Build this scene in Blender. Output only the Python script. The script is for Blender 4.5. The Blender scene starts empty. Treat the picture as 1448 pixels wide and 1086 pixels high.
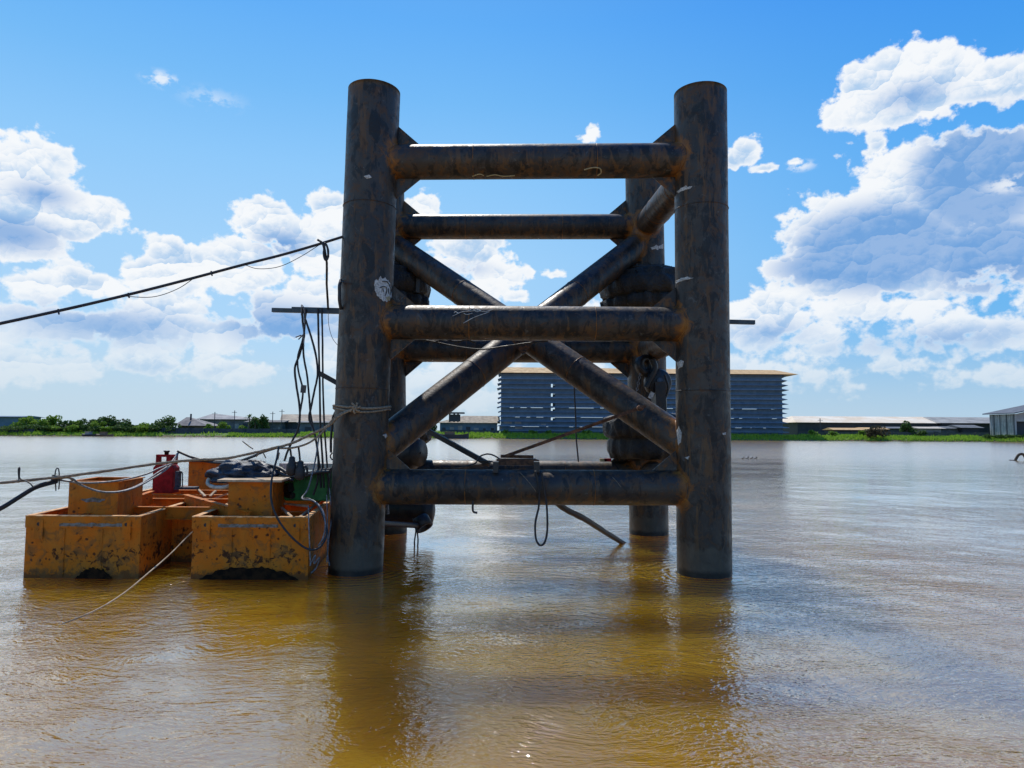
import bpy, math, random
import numpy as np
from mathutils import Vector, Matrix, noise as mnoise
random.seed(7); rng = np.random.default_rng(7)
S = bpy.context.scene; COL = S.collection
R = math.radians

# ---------------------------------------------------------------- camera
F = 965.0; CX, CY = 724.0, 543.0; EYE = 2.4
PITCH = math.atan(66.0/F); ROLL = R(-0.36)
cd = bpy.data.cameras.new('camera'); cam = bpy.data.objects.new('camera', cd); COL.objects.link(cam)
cd.sensor_width = 36; cd.lens = 36*F/1448; cd.clip_start = 0.05; cd.clip_end = 12000
CM = Matrix.Rotation(R(90)+PITCH, 3, 'X') @ Matrix.Rotation(-ROLL, 3, 'Z')
cam.matrix_world = Matrix.Translation((0, 0, EYE)) @ CM.to_4x4()
S.camera = cam
def ray(px, py): return (CM @ Vector(((px-CX)/F, -(py-CY)/F, -1))).normalized()
def P(px, py, Y):
    d = ray(px, py); return Vector((0, 0, EYE)) + d*(Y/d.y)
def azel(px, py):
    d = ray(px, py); return math.atan2(d.x, d.y), math.asin(d.z)

# ---------------------------------------------------------------- sun, sky, exposure
SUN_EL, SUN_AZ = R(53), R(-15)
S.view_settings.view_transform = 'Standard'; S.view_settings.look = 'None'
S.view_settings.exposure = 0.0; S.view_settings.gamma = 1
sd = bpy.data.lights.new('sun', 'SUN'); sd.energy = 4.0; sd.angle = R(0.5); sd.color = (1, .95, .86)
so = bpy.data.objects.new('sun', sd); COL.objects.link(so)
sunv = Vector((math.sin(SUN_AZ)*math.cos(SUN_EL), math.cos(SUN_AZ)*math.cos(SUN_EL), math.sin(SUN_EL)))
so.rotation_euler = sunv.to_track_quat('Z', 'Y').to_euler(); so.location = (0, 0, 40)

class NT:
    def __init__(s, t): s.t = t; s.n = t.nodes; s.l = t.links
    def put(s, sock, v):
        if hasattr(v, 'is_output') or isinstance(v, bpy.types.NodeSocket): s.l.new(v, sock)
        else: sock.default_value = v
    def node(s, typ, ins={}, **kw):
        n = s.n.new(typ)
        for k, v in kw.items(): setattr(n, k, v)
        for k, v in ins.items(): s.put(n.inputs[k], v)
        return n
    def m(s, op, a, b=None, c=None, clamp=False):
        n = s.n.new('ShaderNodeMath'); n.operation = op; n.use_clamp = clamp
        s.put(n.inputs[0], a)
        if b is not None: s.put(n.inputs[1], b)
        if c is not None: s.put(n.inputs[2], c)
        return n.outputs[0]
    def vm(s, op, a, b=None):
        n = s.n.new('ShaderNodeVectorMath'); n.operation = op
        s.put(n.inputs[0], a)
        if b is not None: s.put(n.inputs[1], b)
        return n.outputs[0]
    def xyz(s, x, y, z=0.0): return s.node('ShaderNodeCombineXYZ', {0: x, 1: y, 2: z}).outputs[0]
    def ss(s, v, a, b, lo=0.0, hi=1.0, smooth=True):
        n = s.n.new('ShaderNodeMapRange'); n.interpolation_type = 'SMOOTHSTEP' if smooth else 'LINEAR'
        s.put(n.inputs[0], v)
        for i, q in enumerate((a, b, lo, hi)): s.put(n.inputs[1+i], q)
        return n.outputs[0]
    def mix(s, f, a, b, mode='MIX'):
        n = s.n.new('ShaderNodeMix'); n.data_type = 'RGBA'; n.blend_type = mode
        s.put(n.inputs[0], f)
        for i, v in ((6, a), (7, b)):
            if isinstance(v, tuple) and len(v) == 3: v = (*v, 1)
            s.put(n.inputs[i], v)
        return n.outputs[2]
    def noise(s, vec, scale, detail=4, rough=.55, dist=0.0, dim='3D'):
        n = s.node('ShaderNodeTexNoise', {}, noise_dimensions=dim)
        for k_, v_ in {'Vector': vec, 'Scale': scale, 'Detail': detail, 'Roughness': rough, 'Distortion': dist}.items(): s.put(n.inputs[k_], v_)
        return n.outputs[0]
    def voro(s, vec, scale, detail=0, rough=.5, feat='F1', smooth=None, dim='3D'):
        n = s.n.new('ShaderNodeTexVoronoi'); n.voronoi_dimensions = dim; n.feature = feat
        s.put(n.inputs['Vector'], vec); n.inputs['Scale'].default_value = scale
        n.inputs['Detail'].default_value = detail; n.inputs['Roughness'].default_value = rough
        if smooth is not None: n.inputs['Smoothness'].default_value = smooth
        n.normalize = True
        return n.outputs['Distance']

world = bpy.data.worlds.new('World'); S.world = world; world.use_nodes = True
def build_world():
    t = world.node_tree; t.nodes.clear(); N = NT(t)
    sky = N.node('ShaderNodeTexSky'); sky.sky_type = 'NISHITA'; sky.sun_disc = False
    sky.sun_elevation = SUN_EL; sky.sun_rotation = SUN_AZ
    sky.air_density = 1.0; sky.dust_density = 0.3; sky.ozone_density = 3.0
    co = N.node('ShaderNodeTexCoord').outputs['Generated']
    sep = N.node('ShaderNodeSeparateXYZ', {0: co}).outputs
    az = N.m('ARCTAN2', sep[0], sep[1]); el = N.m('ARCSINE', N.m('MINIMUM', N.m('MAXIMUM', sep[2], -1), 1))
    ae = N.xyz(az, el)
    # Nishita light mixed with the measured colour of the day's clear air: pale at the horizon, deep blue aloft and away from the sun
    ramp = N.node('ShaderNodeValToRGB', {0: N.m('DIVIDE', el, 1.2, clamp=True)}); cr_ = ramp.color_ramp
    for k_, (p_, c_) in enumerate(AIR):
        e_ = cr_.elements[k_] if k_ < 2 else cr_.elements.new(p_)
        e_.position = p_; e_.color = (*c_, 1)
    side = N.ss(az, -.15, .75)
    air = N.mix(side, ramp.outputs[0], N.mix(1.0, ramp.outputs[0], (.30, .68, .95), 'MULTIPLY'))
    air = N.mix(N.ss(N.m('ABSOLUTE', az), 1.0, 2.0), air, N.mix(1.0, air, (.82, .82, .84), 'MULTIPLY'))    # darker away from the sun
    skc = N.mix(.12, N.vm('MULTIPLY', air, (10, 10, 10)), N.mix(1.0, sky.outputs[0], (1.0, 1.25, 1.5), 'MULTIPLY'))
    def blobs(lst):
        out = None
        for px, py, rx, ry, st in lst:
            a, e = azel(px, py)
            d = N.vm('MULTIPLY', N.vm('SUBTRACT', ae, (a, e, 0)), (F/rx, F/ry, 0))
            L = N.n.new('ShaderNodeVectorMath'); L.operation = 'LENGTH'; N.put(L.inputs[0], d)
            v = N.m('MULTIPLY_ADD', L.outputs['Value'], -st, st)
            out = v if out is None else N.m('MAXIMUM', out, v)
        return out
    band = N.m('MULTIPLY', N.ss(el, .0, .07), N.ss(el, .30, .16))
    base = N.m('MAXIMUM', blobs(CLOUDS), N.m('MULTIPLY_ADD', band, BANK+.4, -.95))
    wn = N.node('ShaderNodeTexNoise', {'Vector': ae, 'Scale': 24.0, 'Detail': 3.5, 'Roughness': .55}, noise_dimensions='2D').outputs['Color']
    wv = N.vm('MULTIPLY', N.vm('SUBTRACT', wn, (.5, .5, .5)), (.036, .032, 0))
    cv = N.vm('ADD', N.vm('MULTIPLY', ae, (1, 1.3, 0)), wv)
    def heaps(scale):      # one billow per cell: distance from its middle and height within it
        v = N.n.new('ShaderNodeTexVoronoi'); v.voronoi_dimensions = '2D'; v.feature = 'F1'
        N.put(v.inputs['Vector'], cv); v.inputs['Scale'].default_value = scale; v.inputs['Randomness'].default_value = 1
        dy = N.node('ShaderNodeSeparateXYZ', {0: N.vm('SUBTRACT', cv, v.outputs['Position'])}).outputs
        return v.outputs['Distance'], N.m('MULTIPLY', N.m('MULTIPLY_ADD', dy[0], -.3, dy[1]), scale)
    d1, y1 = heaps(13.0); d2, y2 = heaps(31.0); d3, y3 = heaps(70.0)
    cu = N.vm('MULTIPLY', ae, (1, 1.3, 0)); fine = N.noise(cu, 55, 6, .62, dim='2D'); big = N.noise(cu, 7, 1, .5, dim='2D')
    n0 = N.m('MULTIPLY_ADD', d1, -.55, .24); n0 = N.m('MULTIPLY_ADD', d2, -.34, N.m('ADD', n0, .15)); n0 = N.m('MULTIPLY_ADD', d3, -.16, N.m('ADD', n0, .07))
    n0 = N.m('MULTIPLY_ADD', big, .9, N.m('SUBTRACT', n0, .45)); n0 = N.m('MULTIPLY_ADD', fine, .60, N.m('SUBTRACT', n0, .30))
    f0 = N.m('ADD', base, n0)
    dens = N.ss(f0, 0.0, N.ss(el, .05, .25, .32, .22))
    li = N.m('MULTIPLY_ADD', y1, .60, N.m('MULTIPLY_ADD', y2, .34, N.m('MULTIPLY_ADD', y3, .12, N.m('MULTIPLY_ADD', fine, .9, -.40))))
    light = N.ss(li, -.52, .34)
    thick = N.ss(f0, .08, .60)
    core = N.m('MULTIPLY', N.ss(blobs(CORES), -.05, .62), N.ss(f0, .08, .34))
    sh = N.m('MULTIPLY', thick, N.m('MULTIPLY_ADD', light, -1.0, 1.0))
    cc = N.mix(sh, CL_LIT, CL_SH)
    cc = N.mix(N.m('MULTIPLY', core, N.m('MULTIPLY_ADD', light, -.22, 1.05)), cc, CL_CORE)
    lowhaze = N.ss(el, .16, -.01)
    cc = N.mix(N.m('MULTIPLY', lowhaze, .7), cc, LOWC)
    skc = N.mix(N.m('MULTIPLY', lowhaze, .75), skc, LOWC)
    col = N.mix(N.m('MULTIPLY', dens, N.ss(el, -.01, .2, .55, .97)), skc, cc)
    wisp = N.m('MULTIPLY', N.ss(blobs(WISPS), 0, .9), N.ss(N.noise(N.xyz(az, N.m('MULTIPLY', el, 1.6)), 40, 5, .6, dim='2D'), .42, .62, 0, .75))
    col = N.mix(wisp, col, CL_LIT)
    bg = N.node('ShaderNodeBackground', {0: col, 1: 0.1})
    out = N.node('ShaderNodeOutputWorld'); t.links.new(bg.outputs[0], out.inputs[0])
BANK = .68; CL_LIT = (9.4, 9.6, 9.8)
AIR = [(0.0, (.50,.66,.79)), (1.0, (.045,.20,.62)), (.09, (.43,.66,.88)), (.20, (.37,.65,.93)), (.30, (.27,.59,.95)), (.38, (.17,.50,.93)), (.46, (.105,.42,.93)), (.62, (.07,.31,.82))]
CL_SH = (4.3, 6.2, 8.6); CL_CORE = (1.7, 3.7, 7.2); LOWC = (5.5, 6.8, 7.9)
CLOUDS = [  # px, py, rx, ry, strength: where each heap stands in the sky
 (1305,112,75,52,1.3),(1235,135,62,38,1.2),(1400,118,50,30,1.0),(1275,152,55,26,.9),(1440,118,40,34,1.0),(1190,155,30,20,.6),(1330,80,40,28,.8),
 (1265,310,115,95,1.4),(1385,255,80,70,1.2),(1180,350,90,62,1.3),(1105,375,40,26,.9),(1400,345,80,45,.9),(1335,240,50,38,1.1),
 (1245,205,18,20,.6),(1450,220,40,44,1.0),(1215,395,130,26,.8),(1235,262,40,30,1.0),
 (1080,450,60,40,.7),(1345,462,80,16,.5),(1190,500,90,22,.5),(1425,470,50,36,.6),(1060,520,60,30,.5),(1250,520,80,16,.5),(1400,530,80,20,.5),(1290,432,60,12,.5),
 (1052,220,22,15,.62),(1038,228,16,10,.6),(1088,238,26,8,.55),(1122,230,20,7,.5),(838,186,18,13,.6),(826,194,16,8,.55),
 (35,275,75,50,1.3),(95,300,62,34,1.2),(0,325,70,42,1.2),(-120,260,170,90,1.2),(138,295,34,20,.9),(50,225,40,22,.8),
 (260,370,45,28,1.0),(225,395,70,30,1.0),(380,315,50,30,1.1),(450,345,70,48,1.2),(472,298,36,28,1.0),(340,380,80,40,1.1),(120,400,70,26,.8),(50,405,70,30,.8),
 (90,455,90,30,.7),(230,450,80,40,.9),(420,440,90,50,1.0),(320,470,110,36,.8),(60,520,120,22,.5),(370,525,130,24,.6),(480,510,60,50,.7),(210,515,90,20,.55),
 (650,360,80,36,.9),(592,300,32,30,.8),(700,392,50,26,.8),(785,388,20,11,.6),(735,420,28,12,.7),(640,500,60,40,.6),(600,560,120,20,.5),
 (1700,250,260,120,1.3),(-420,330,220,90,1.2),(1750,60,150,70,1.0)]
CORES = [(1240,350,130,70,1.2),(1385,250,90,90,1.25),(1180,375,100,34,1.0),(1400,360,90,60,1.0),(1290,135,60,24,.45),(15,330,80,30,.7),(60,275,50,22,.55),
 (400,345,50,28,.6),(400,460,120,50,.7),(150,460,160,36,.6),(1090,470,80,26,.4),(660,380,60,16,.4),(1320,480,150,22,.5)]
WISPS = [(228,112,34,14,1),(1130,235,30,10,1),(300,140,60,20,.5),(1440,258,50,14,1.2),(560,250,60,14,.4)]
build_world()
world.cycles.sampling_method = 'MANUAL'; world.cycles.sample_map_resolution = 512

# ---------------------------------------------------------------- mesh + object helpers
class MB:
    def __init__(s): s.v = []; s.f = []; s.sm = []; s.mi = []
    def add(s, vs, fs, smooth=False, mi=0):
        o = len(s.v); s.v += [tuple(v) for v in vs]
        for f in fs: s.f.append(tuple(i+o for i in f)); s.sm.append(smooth); s.mi.append(mi)
        return s
    def hexa(s, c8, mi=0):      # bottom 4 ccw, top 4
        return s.add(c8, [(3,2,1,0),(4,5,6,7),(0,1,5,4),(1,2,6,5),(2,3,7,6),(3,0,4,7)], mi=mi)
    def box(s, c, d, M=None, mi=0):
        x, y, z = d[0]/2, d[1]/2, d[2]/2
        vs = [Vector(q) for q in ((-x,-y,-z),(x,-y,-z),(x,y,-z),(-x,y,-z),(-x,-y,z),(x,-y,z),(x,y,z),(-x,y,z))]
        if M is not None: vs = [M @ v for v in vs]
        return s.hexa([v+Vector(c) for v in vs], mi)
    def bar(s, a, b, w, h, up=(0,0,1), mi=0):
        a, b = Vector(a), Vector(b); d = (b-a).normalized(); u = Vector(up)
        sd_ = d.cross(u).normalized(); u = sd_.cross(d).normalized()
        p = sd_*w/2; q = u*h/2
        return s.hexa([a-p-q, a+p-q, b+p-q, b-p-q, a-p+q, a+p+q, b+p+q, b-p+q], mi)
    def prism(s, poly, ext, mi=0):
        e = Vector(ext); n = len(poly); A = [Vector(p)-e/2 for p in poly]; B = [p+e for p in A]
        return s.add(A+B, [tuple(range(n-1,-1,-1)), tuple(range(n,2*n))]+[(i,(i+1)%n,n+(i+1)%n,n+i) for i in range(n)], mi=mi)
    def tube(s, pts, r, seg=8, caps=True, smooth=True, mi=0, closed=False, wob=0):
        pts = [Vector(p) for p in pts]; n = len(pts)
        rs = r if isinstance(r, (list, tuple)) else [r]*n
        T = []
        for i in range(n):
            a = pts[(i-1) % n] if closed else pts[max(i-1,0)]; b = pts[(i+1) % n] if closed else pts[min(i+1,n-1)]
            T.append((b-a).normalized())
        u = T[0].orthogonal().normalized(); vs = []
        for i in range(n):
            u = (u - T[i]*u.dot(T[i]))
            u = u.normalized() if u.length > 1e-6 else T[i].orthogonal().normalized()
            w = T[i].cross(u)
            for k in range(seg):
                a = 2*math.pi*k/seg; rr = rs[i]*(1+(random.uniform(-wob, wob) if wob else 0))
                vs.append(pts[i]+u*math.cos(a)*rr+w*math.sin(a)*rr)
        fs = [(i*seg+k, i*seg+(k+1)%seg, (i+1)*seg+(k+1)%seg, (i+1)*seg+k) for i in range(n-1) for k in range(seg)]
        if closed: fs += [((n-1)*seg+k, (n-1)*seg+(k+1)%seg, (k+1)%seg, k) for k in range(seg)]
        s.add(vs, fs, smooth, mi)
        if caps and not closed:
            s.add(vs[:seg], [tuple(range(seg-1,-1,-1))], mi=mi); s.add(vs[-seg:], [tuple(range(seg))], mi=mi)
        return s
    def lathe(s, prof, base=(0,0,0), axis=(0,0,1), seg=32, mod=None, mi=0, smooth=True):
        ax = Vector(axis).normalized(); u = ax.orthogonal().normalized(); w = ax.cross(u); base = Vector(base); vs = []
        for r, h in prof:
            for k in range(seg):
                a = 2*math.pi*k/seg; rr = r*(mod(a, h) if mod else 1)
                vs.append(base+ax*h+u*math.cos(a)*rr+w*math.sin(a)*rr)
        n = len(prof)
        fs = [(i*seg+k, i*seg+(k+1)%seg, (i+1)*seg+(k+1)%seg, (i+1)*seg+k) for i in range(n-1) for k in range(seg)]
        return s.add(vs, fs, smooth, mi)
    def build(s, name, mats, parent=None, origin=None, attr=None):
        me = bpy.data.meshes.new(name); vs = s.v
        pw = world_loc.get(parent.name, Vector((0,0,0))) if parent else Vector((0,0,0))
        o0 = Vector(origin) if origin is not None else pw
        me.from_pydata([tuple(Vector(v)-o0) for v in vs], [], s.f); me.update()
        me.polygons.foreach_set('use_smooth', s.sm); me.polygons.foreach_set('material_index', s.mi)
        for m_ in (mats if isinstance(mats, (list, tuple)) else [mats]): me.materials.append(m_)
        if attr is not None:
            at = me.attributes.new('rust', 'FLOAT', 'POINT'); at.data.foreach_set('value', np.asarray(attr, dtype=np.float32))
        o = bpy.data.objects.new(name, me); COL.objects.link(o)
        if parent: o.parent = parent
        o.location = o0-pw
        world_loc[o.name] = o0
        return o
world_loc = {}
def tag(o, label, cat=None, group=None, kind=None):
    if label: o['label'] = label
    if cat: o['category'] = cat
    if group: o['group'] = group
    if kind: o['kind'] = kind
    return o
def thing(name, label, cat, loc, group=None):
    o = bpy.data.objects.new(name, None); COL.objects.link(o); o.location = loc; o.empty_display_size = .2
    world_loc[o.name] = Vector(loc)
    return tag(o, label, cat, group)
def cr(pts, n=6, closed=False):     # Catmull-Rom through points
    p = [Vector(q) for q in pts]
    if len(p) < 3: return p
    out = []; m = len(p)
    for i in range(m-(0 if closed else 1)):
        a = p[(i-1) % m] if (closed or i > 0) else p[0]*2-p[1]; b = p[i]; c = p[(i+1) % m]
        d = p[(i+2) % m] if (closed or i < m-2) else p[-1]*2-p[-2]
        for k in range(n):
            t = k/n
            out.append(.5*((2*b)+(c-a)*t+(2*a-5*b+4*c-d)*t*t+(3*b-a-3*c+d)*t**3))
    if not closed: out.append(p[-1])
    return out
def pxs(lst, Y=None): return [P(a[0], a[1], a[2] if len(a) > 2 else Y) for a in lst]

# ---------------------------------------------------------------- materials
def mat(name, fn, **kw):
    m_ = bpy.data.materials.new(name); m_.use_nodes = True; t = m_.node_tree; t.nodes.clear(); N = NT(t)
    b = N.node('ShaderNodeBsdfPrincipled'); o = N.node('ShaderNodeOutputMaterial'); t.links.new(b.outputs[0], o.inputs[0])
    N.geo = N.node('ShaderNodeNewGeometry').outputs['Position']
    N.obj = N.node('ShaderNodeTexCoord').outputs['Object']
    fn(N, b); return m_
def bump(N, b, h, strength, dist):
    n = N.node('ShaderNodeBump', {'Height': h, 'Strength': strength, 'Distance': dist}); N.l.new(n.outputs[0], b.inputs['Normal'])
def simple(name, c1, c2=None, scale=3, rough=.7, metal=0.0, bmp=.3, bd=.01, detail=5, lo=.4, hi=.6, spec=.5):
    c2 = c2 or tuple(x*.7 for x in c1)
    def fn(N, b):
        n = N.noise(N.geo, scale, detail, .6)
        N.put(b.inputs['Base Color'], N.mix(N.ss(n, lo, hi), c1, c2))
        N.put(b.inputs['Roughness'], N.ss(n, .3, .7, rough-.08, rough+.08)); b.inputs['Metallic'].default_value = metal
        b.inputs['Specular IOR Level'].default_value = spec
        if bmp: bump(N, b, N.noise(N.geo, scale*4, 4, .6), bmp, bd)
    return mat(name, fn)
def f_steel(N, b):
    g = N.geo
    at = N.node('ShaderNodeAttribute', attribute_name='rust').outputs['Fac']
    z = N.node('ShaderNodeSeparateXYZ', {0: g}).outputs[2]
    n1 = N.noise(g, 1.3, 5, .6, .4); n2 = N.noise(g, 5.5, 6, .65, .8); n3 = N.noise(g, 22, 4, .6)
    stretch = N.vm('MULTIPLY', g, (7, 7, 1.1)); n4 = N.noise(stretch, 1.0, 5, .65, .3)
    blot = N.noise(N.vm('MULTIPLY', N.vm('ADD', g, (4, 1, 7)), (1, 1, .5)), 4.2, 7, .72, .6)
    c = N.mix(N.ss(n1, .38, .62), (.034, .028, .025), (.058, .045, .035))
    c = N.mix(N.ss(n2, .49, .60, 0, .8), c, (.092, .046, .020))          # brown rust bloom
    c = N.mix(N.ss(blot, .50, .56, 0, .85), c, (.012, .011, .010))       # patches of dark scale
    c = N.mix(N.ss(n4, .53, .62, 0, .85), c, (.115, .058, .022))          # runs of thin rust
    c = N.mix(N.ss(N.noise(N.vm('ADD', g, (2, 8, 3)), 6, 6, .75, .6), .60, .68, 0, .6), c, (.12, .115, .11))
    c = N.mix(N.ss(N.noise(N.vm('ADD', g, (9, 3, 5)), 11, 4, .6, .5), .70, .73, 0, .5), c, (.17, .165, .16))    # scuffs
    r = N.m('ADD', at, N.m('MULTIPLY', N.m('SUBTRACT', n2, .5), 2.2))
    c = N.mix(N.ss(r, .46, .80), c, (.20, .078, .018))
    c = N.mix(N.ss(r, .80, 1.1, 0, .5), c, (.42, .17, .022))
    c = N.mix(N.ss(N.m('ADD', z, N.m('MULTIPLY', n2, .9)), 1.10, .80, 0, .8), c, (.095, .074, .052))       # dried mud at the waterline
    c = N.mix(N.ss(N.m('ADD', z, N.m('MULTIPLY', n2, .12)), .20, .12), c, (.012, .011, .009))
    N.put(b.inputs['Base Color'], c)
    N.put(b.inputs['Roughness'], N.ss(n2, .3, .7, .34, .62)); b.inputs['Metallic'].default_value = .10; b.inputs['Specular IOR Level'].default_value = .42
    h = N.m('ADD', N.m('MULTIPLY', n3, .35), N.m('ADD', N.m('MULTIPLY', n2, 1.0), N.m('MULTIPLY', n1, 2.0)))
    bump(N, b, h, .5, .012)
steel = mat('rusty_dark_steel', f_steel)
streakm = simple('old_grey_primer', (.24,.23,.21), (.15,.11,.07), 16, .9)
holem = simple('corroded_black', (.014,.009,.006), (.04,.02,.010), 9, .95, spec=.08) 
lit_rim = simple('sunlit_rim', (.72,.42,.18), (.5,.2,.04), 9, .7)  # sunlight on the pontoon rims put into the colour, paler than the orange hull
def f_orange(N, b):
    g = N.geo; z = N.node('ShaderNodeSeparateXYZ', {0: g}).outputs[2]
    n1 = N.noise(g, 2.0, 5, .6, .3); n2 = N.noise(g, 9, 7, .7, .6); n3 = N.noise(N.vm('MULTIPLY', g, (4, 4, 1.3)), 1, 5, .6)
    c = N.mix(N.ss(n1, .35, .65), (.64, .160, .006), (.52, .180, .018))
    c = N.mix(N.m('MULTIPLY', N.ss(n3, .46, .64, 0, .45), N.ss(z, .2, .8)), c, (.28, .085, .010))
    c = N.mix(N.ss(n2, .60, .66, 0, .8), c, (.12, .03, .006))
    k = N.m('ADD', N.m('MULTIPLY', N.m('SUBTRACT', n2, .5), 1.3), N.m('MULTIPLY', N.m('SUBTRACT', n1, .5), .9))
    c = N.mix(N.ss(N.m('SUBTRACT', k, N.m('MULTIPLY', N.m('ABSOLUTE', N.m('SUBTRACT', z, .36)), .55)), .02, .075, 0, .95), c, (.050, .016, .007))
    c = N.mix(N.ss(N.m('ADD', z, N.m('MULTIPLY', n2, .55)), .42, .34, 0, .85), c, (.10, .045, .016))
    b.inputs['Specular IOR Level'].default_value = .2
    pit = N.m('ADD', N.voro(N.vm('ADD', g, N.xyz(N.m('MULTIPLY', n2, .05), 0, N.m('MULTIPLY', n2, .05))), 9.0), N.m('MULTIPLY', N.ss(n1, .40, .60), .45))
    c = N.mix(N.ss(pit, .16, .12, 0, .9), c, (.06, .018, .008))
    c = N.mix(N.ss(N.noise(N.vm('ADD', g, (3, 6, 9)), 4.5, 6, .7, .8), .50, .62, 0, .65), c, (.20, .095, .03))
    N.put(b.inputs['Base Color'], c); N.put(b.inputs['Roughness'], N.ss(n2, .3, .7, .5, .8))
    bump(N, b, n2, .5, .01)
orange = mat('rusted_orange_paint', f_orange)
black = simple('black_rubber', (.018,.018,.02), (.032,.03,.03), 8, .55)
blackm = simple('black_metal', (.02,.02,.022), (.045,.035,.028), 7, .45, .2)
rust = simple('brown_rust', (.16,.06,.022), (.07,.03,.015), 12, .8)
rubm = simple('muddy_rubber', (.009,.009,.010), (.028,.021,.015), 5, .55, bmp=1.0, bd=.04)
tan_rope = simple('tan_rope', (.36,.27,.18), (.20,.14,.09), 40, .9)
grey_cable = simple('grey_cable', (.25,.25,.26), (.1,.1,.11), 25, .5)
white_p = simple('chalk_white', (.62,.60,.56), (.35,.33,.30), 30, .9, bmp=0)
inkm = simple('dark_ink', (.05,.045,.04), None, 30, .9, bmp=0)
ochre_p = simple('ochre_chalk', (.45,.36,.2), None, 30, .9, bmp=0)
redp = simple('red_plastic', (.30,.010,.014), (.20,.008,.010), 12, .6, spec=.15)
greenp = simple('green_paint', (.03,.27,.065), (.018,.18,.045), 6, .5)
bluet = simple('navy_tarp', (.016,.030,.058), (.009,.016,.03), 5, .55, bmp=.6, bd=.03)
cloth = simple('cream_cloth', (.62,.55,.45), (.42,.36,.28), 6, .9)
plank = simple('sunbleached_plank', (.55,.42,.28), (.36,.25,.15), 6, .85)
tealp = simple('teal_pipe_paint', (.03,.10,.13), (.02,.06,.08), 6, .5)

# ---------------------------------------------------------------- water and land
def f_water(N, b):
    g = N.geo
    w = N.noise(g, .35, 3, .5)
    gw = N.vm('ADD', g, N.xyz(N.m('MULTIPLY', w, 1.6), N.m('MULTIPLY', N.noise(g, .5, 2, .5), 1.3), 0))
    a = N.noise(N.vm('MULTIPLY', gw, (1.0, 1.7, 1)), 1.1, 2, .5, .3)
    c1 = N.noise(N.vm('MULTIPLY', gw, (1.0, 2.2, 1)), 3.1, 3, .52, .35)
    c2 = N.noise(N.vm('MULTIPLY', gw, (1.0, 2.0, 1)), 13, 2, .5, .3)
    r1 = N.m('SUBTRACT', 1.0, N.m('ABSOLUTE', N.m('MULTIPLY', N.m('SUBTRACT', c1, .5), 2.6)))   # sharper crests
    calm = N.ss(N.noise(g, .22, 3, .55), .38, .62, .55, 1.15)
    # wind shadow in the lee of the tower: smoother water there
    sx = N.node('ShaderNodeSeparateXYZ', {0: g}).outputs
    lee = N.m('MULTIPLY', N.ss(N.m('ABSOLUTE', N.m('SUBTRACT', sx[0], -2.0)), .6, 2.8, .45, 1.0), 1.0)
    lee = N.m('MINIMUM', 1.0, N.m('ADD', lee, N.ss(sx[1], 14, 30)))
    h = N.m('ADD', N.m('MULTIPLY', a, .022), N.m('ADD', N.m('MULTIPLY', c1, .042), N.m('MULTIPLY', c2, .021)))
    h = N.m('MULTIPLY', h, N.m('MULTIPLY', N.m('MULTIPLY', calm, lee), N.ss(sx[1], 7, 26, 1.0, .32)))
    for wx_, wy_, am in WAKES:      # small rings of ripples the current raises round the legs
        L = N.n.new('ShaderNodeVectorMath'); L.operation = 'LENGTH'; N.put(L.inputs[0], N.vm('SUBTRACT', N.vm('ADD', N.vm('MULTIPLY', g, (1, 1, 0)), N.vm('MULTIPLY', N.xyz(N.m('SUBTRACT', a, .5), N.m('SUBTRACT', w, .5), 0), (.5, .5, 0))), (wx_, wy_, 0)))
        r_ = L.outputs['Value']; h = N.m('ADD', h, N.m('MULTIPLY', N.m('SINE', N.m('MULTIPLY', r_, 34)), N.ss(r_, .5, 1.9, am, 0)))
    n = N.node('ShaderNodeBump', {'Height': h, 'Strength': 1.0, 'Distance': WAVE}); N.l.new(n.outputs[0], b.inputs['Normal']); N.l.new(n.outputs[0], b.inputs['Coat Normal'])
    b.inputs['Coat Weight'].default_value = 1.0; b.inputs['Coat IOR'].default_value = 1.9; N.put(b.inputs['Coat Roughness'], N.ss(sx[1], 18, 80, .02, .20))
    N.put(b.inputs['Base Color'], N.mix(N.ss(N.noise(g, .6, 3, .5), .35, .65), (.45, .235, .010), (.39, .198, .008)))
    b.inputs['Subsurface Weight'].default_value = 1.0; b.inputs['Subsurface Radius'].default_value = (1.0,.90,.55); b.inputs['Subsurface Scale'].default_value = 9.0; N.put(b.inputs['Roughness'], N.ss(sx[1], 18, 80, .02, .20)); b.inputs['IOR'].default_value = 1.9
WAVE = .7; WAKES = [(-2.7, 11.8, .0035), (3.3, 11.8, .0035), (3.2, 16.3, .003)]
water_m = mat('silty_river_water', f_water)
wb = MB(); wb.add([(-2500,-60,0),(2500,-60,0),(2500,203,0),(-2500,203,0)], [(0,1,2,3)])
tag(wb.build('river_water', water_m), 'silty brown river with small wind ripples', kind='structure')

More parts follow.
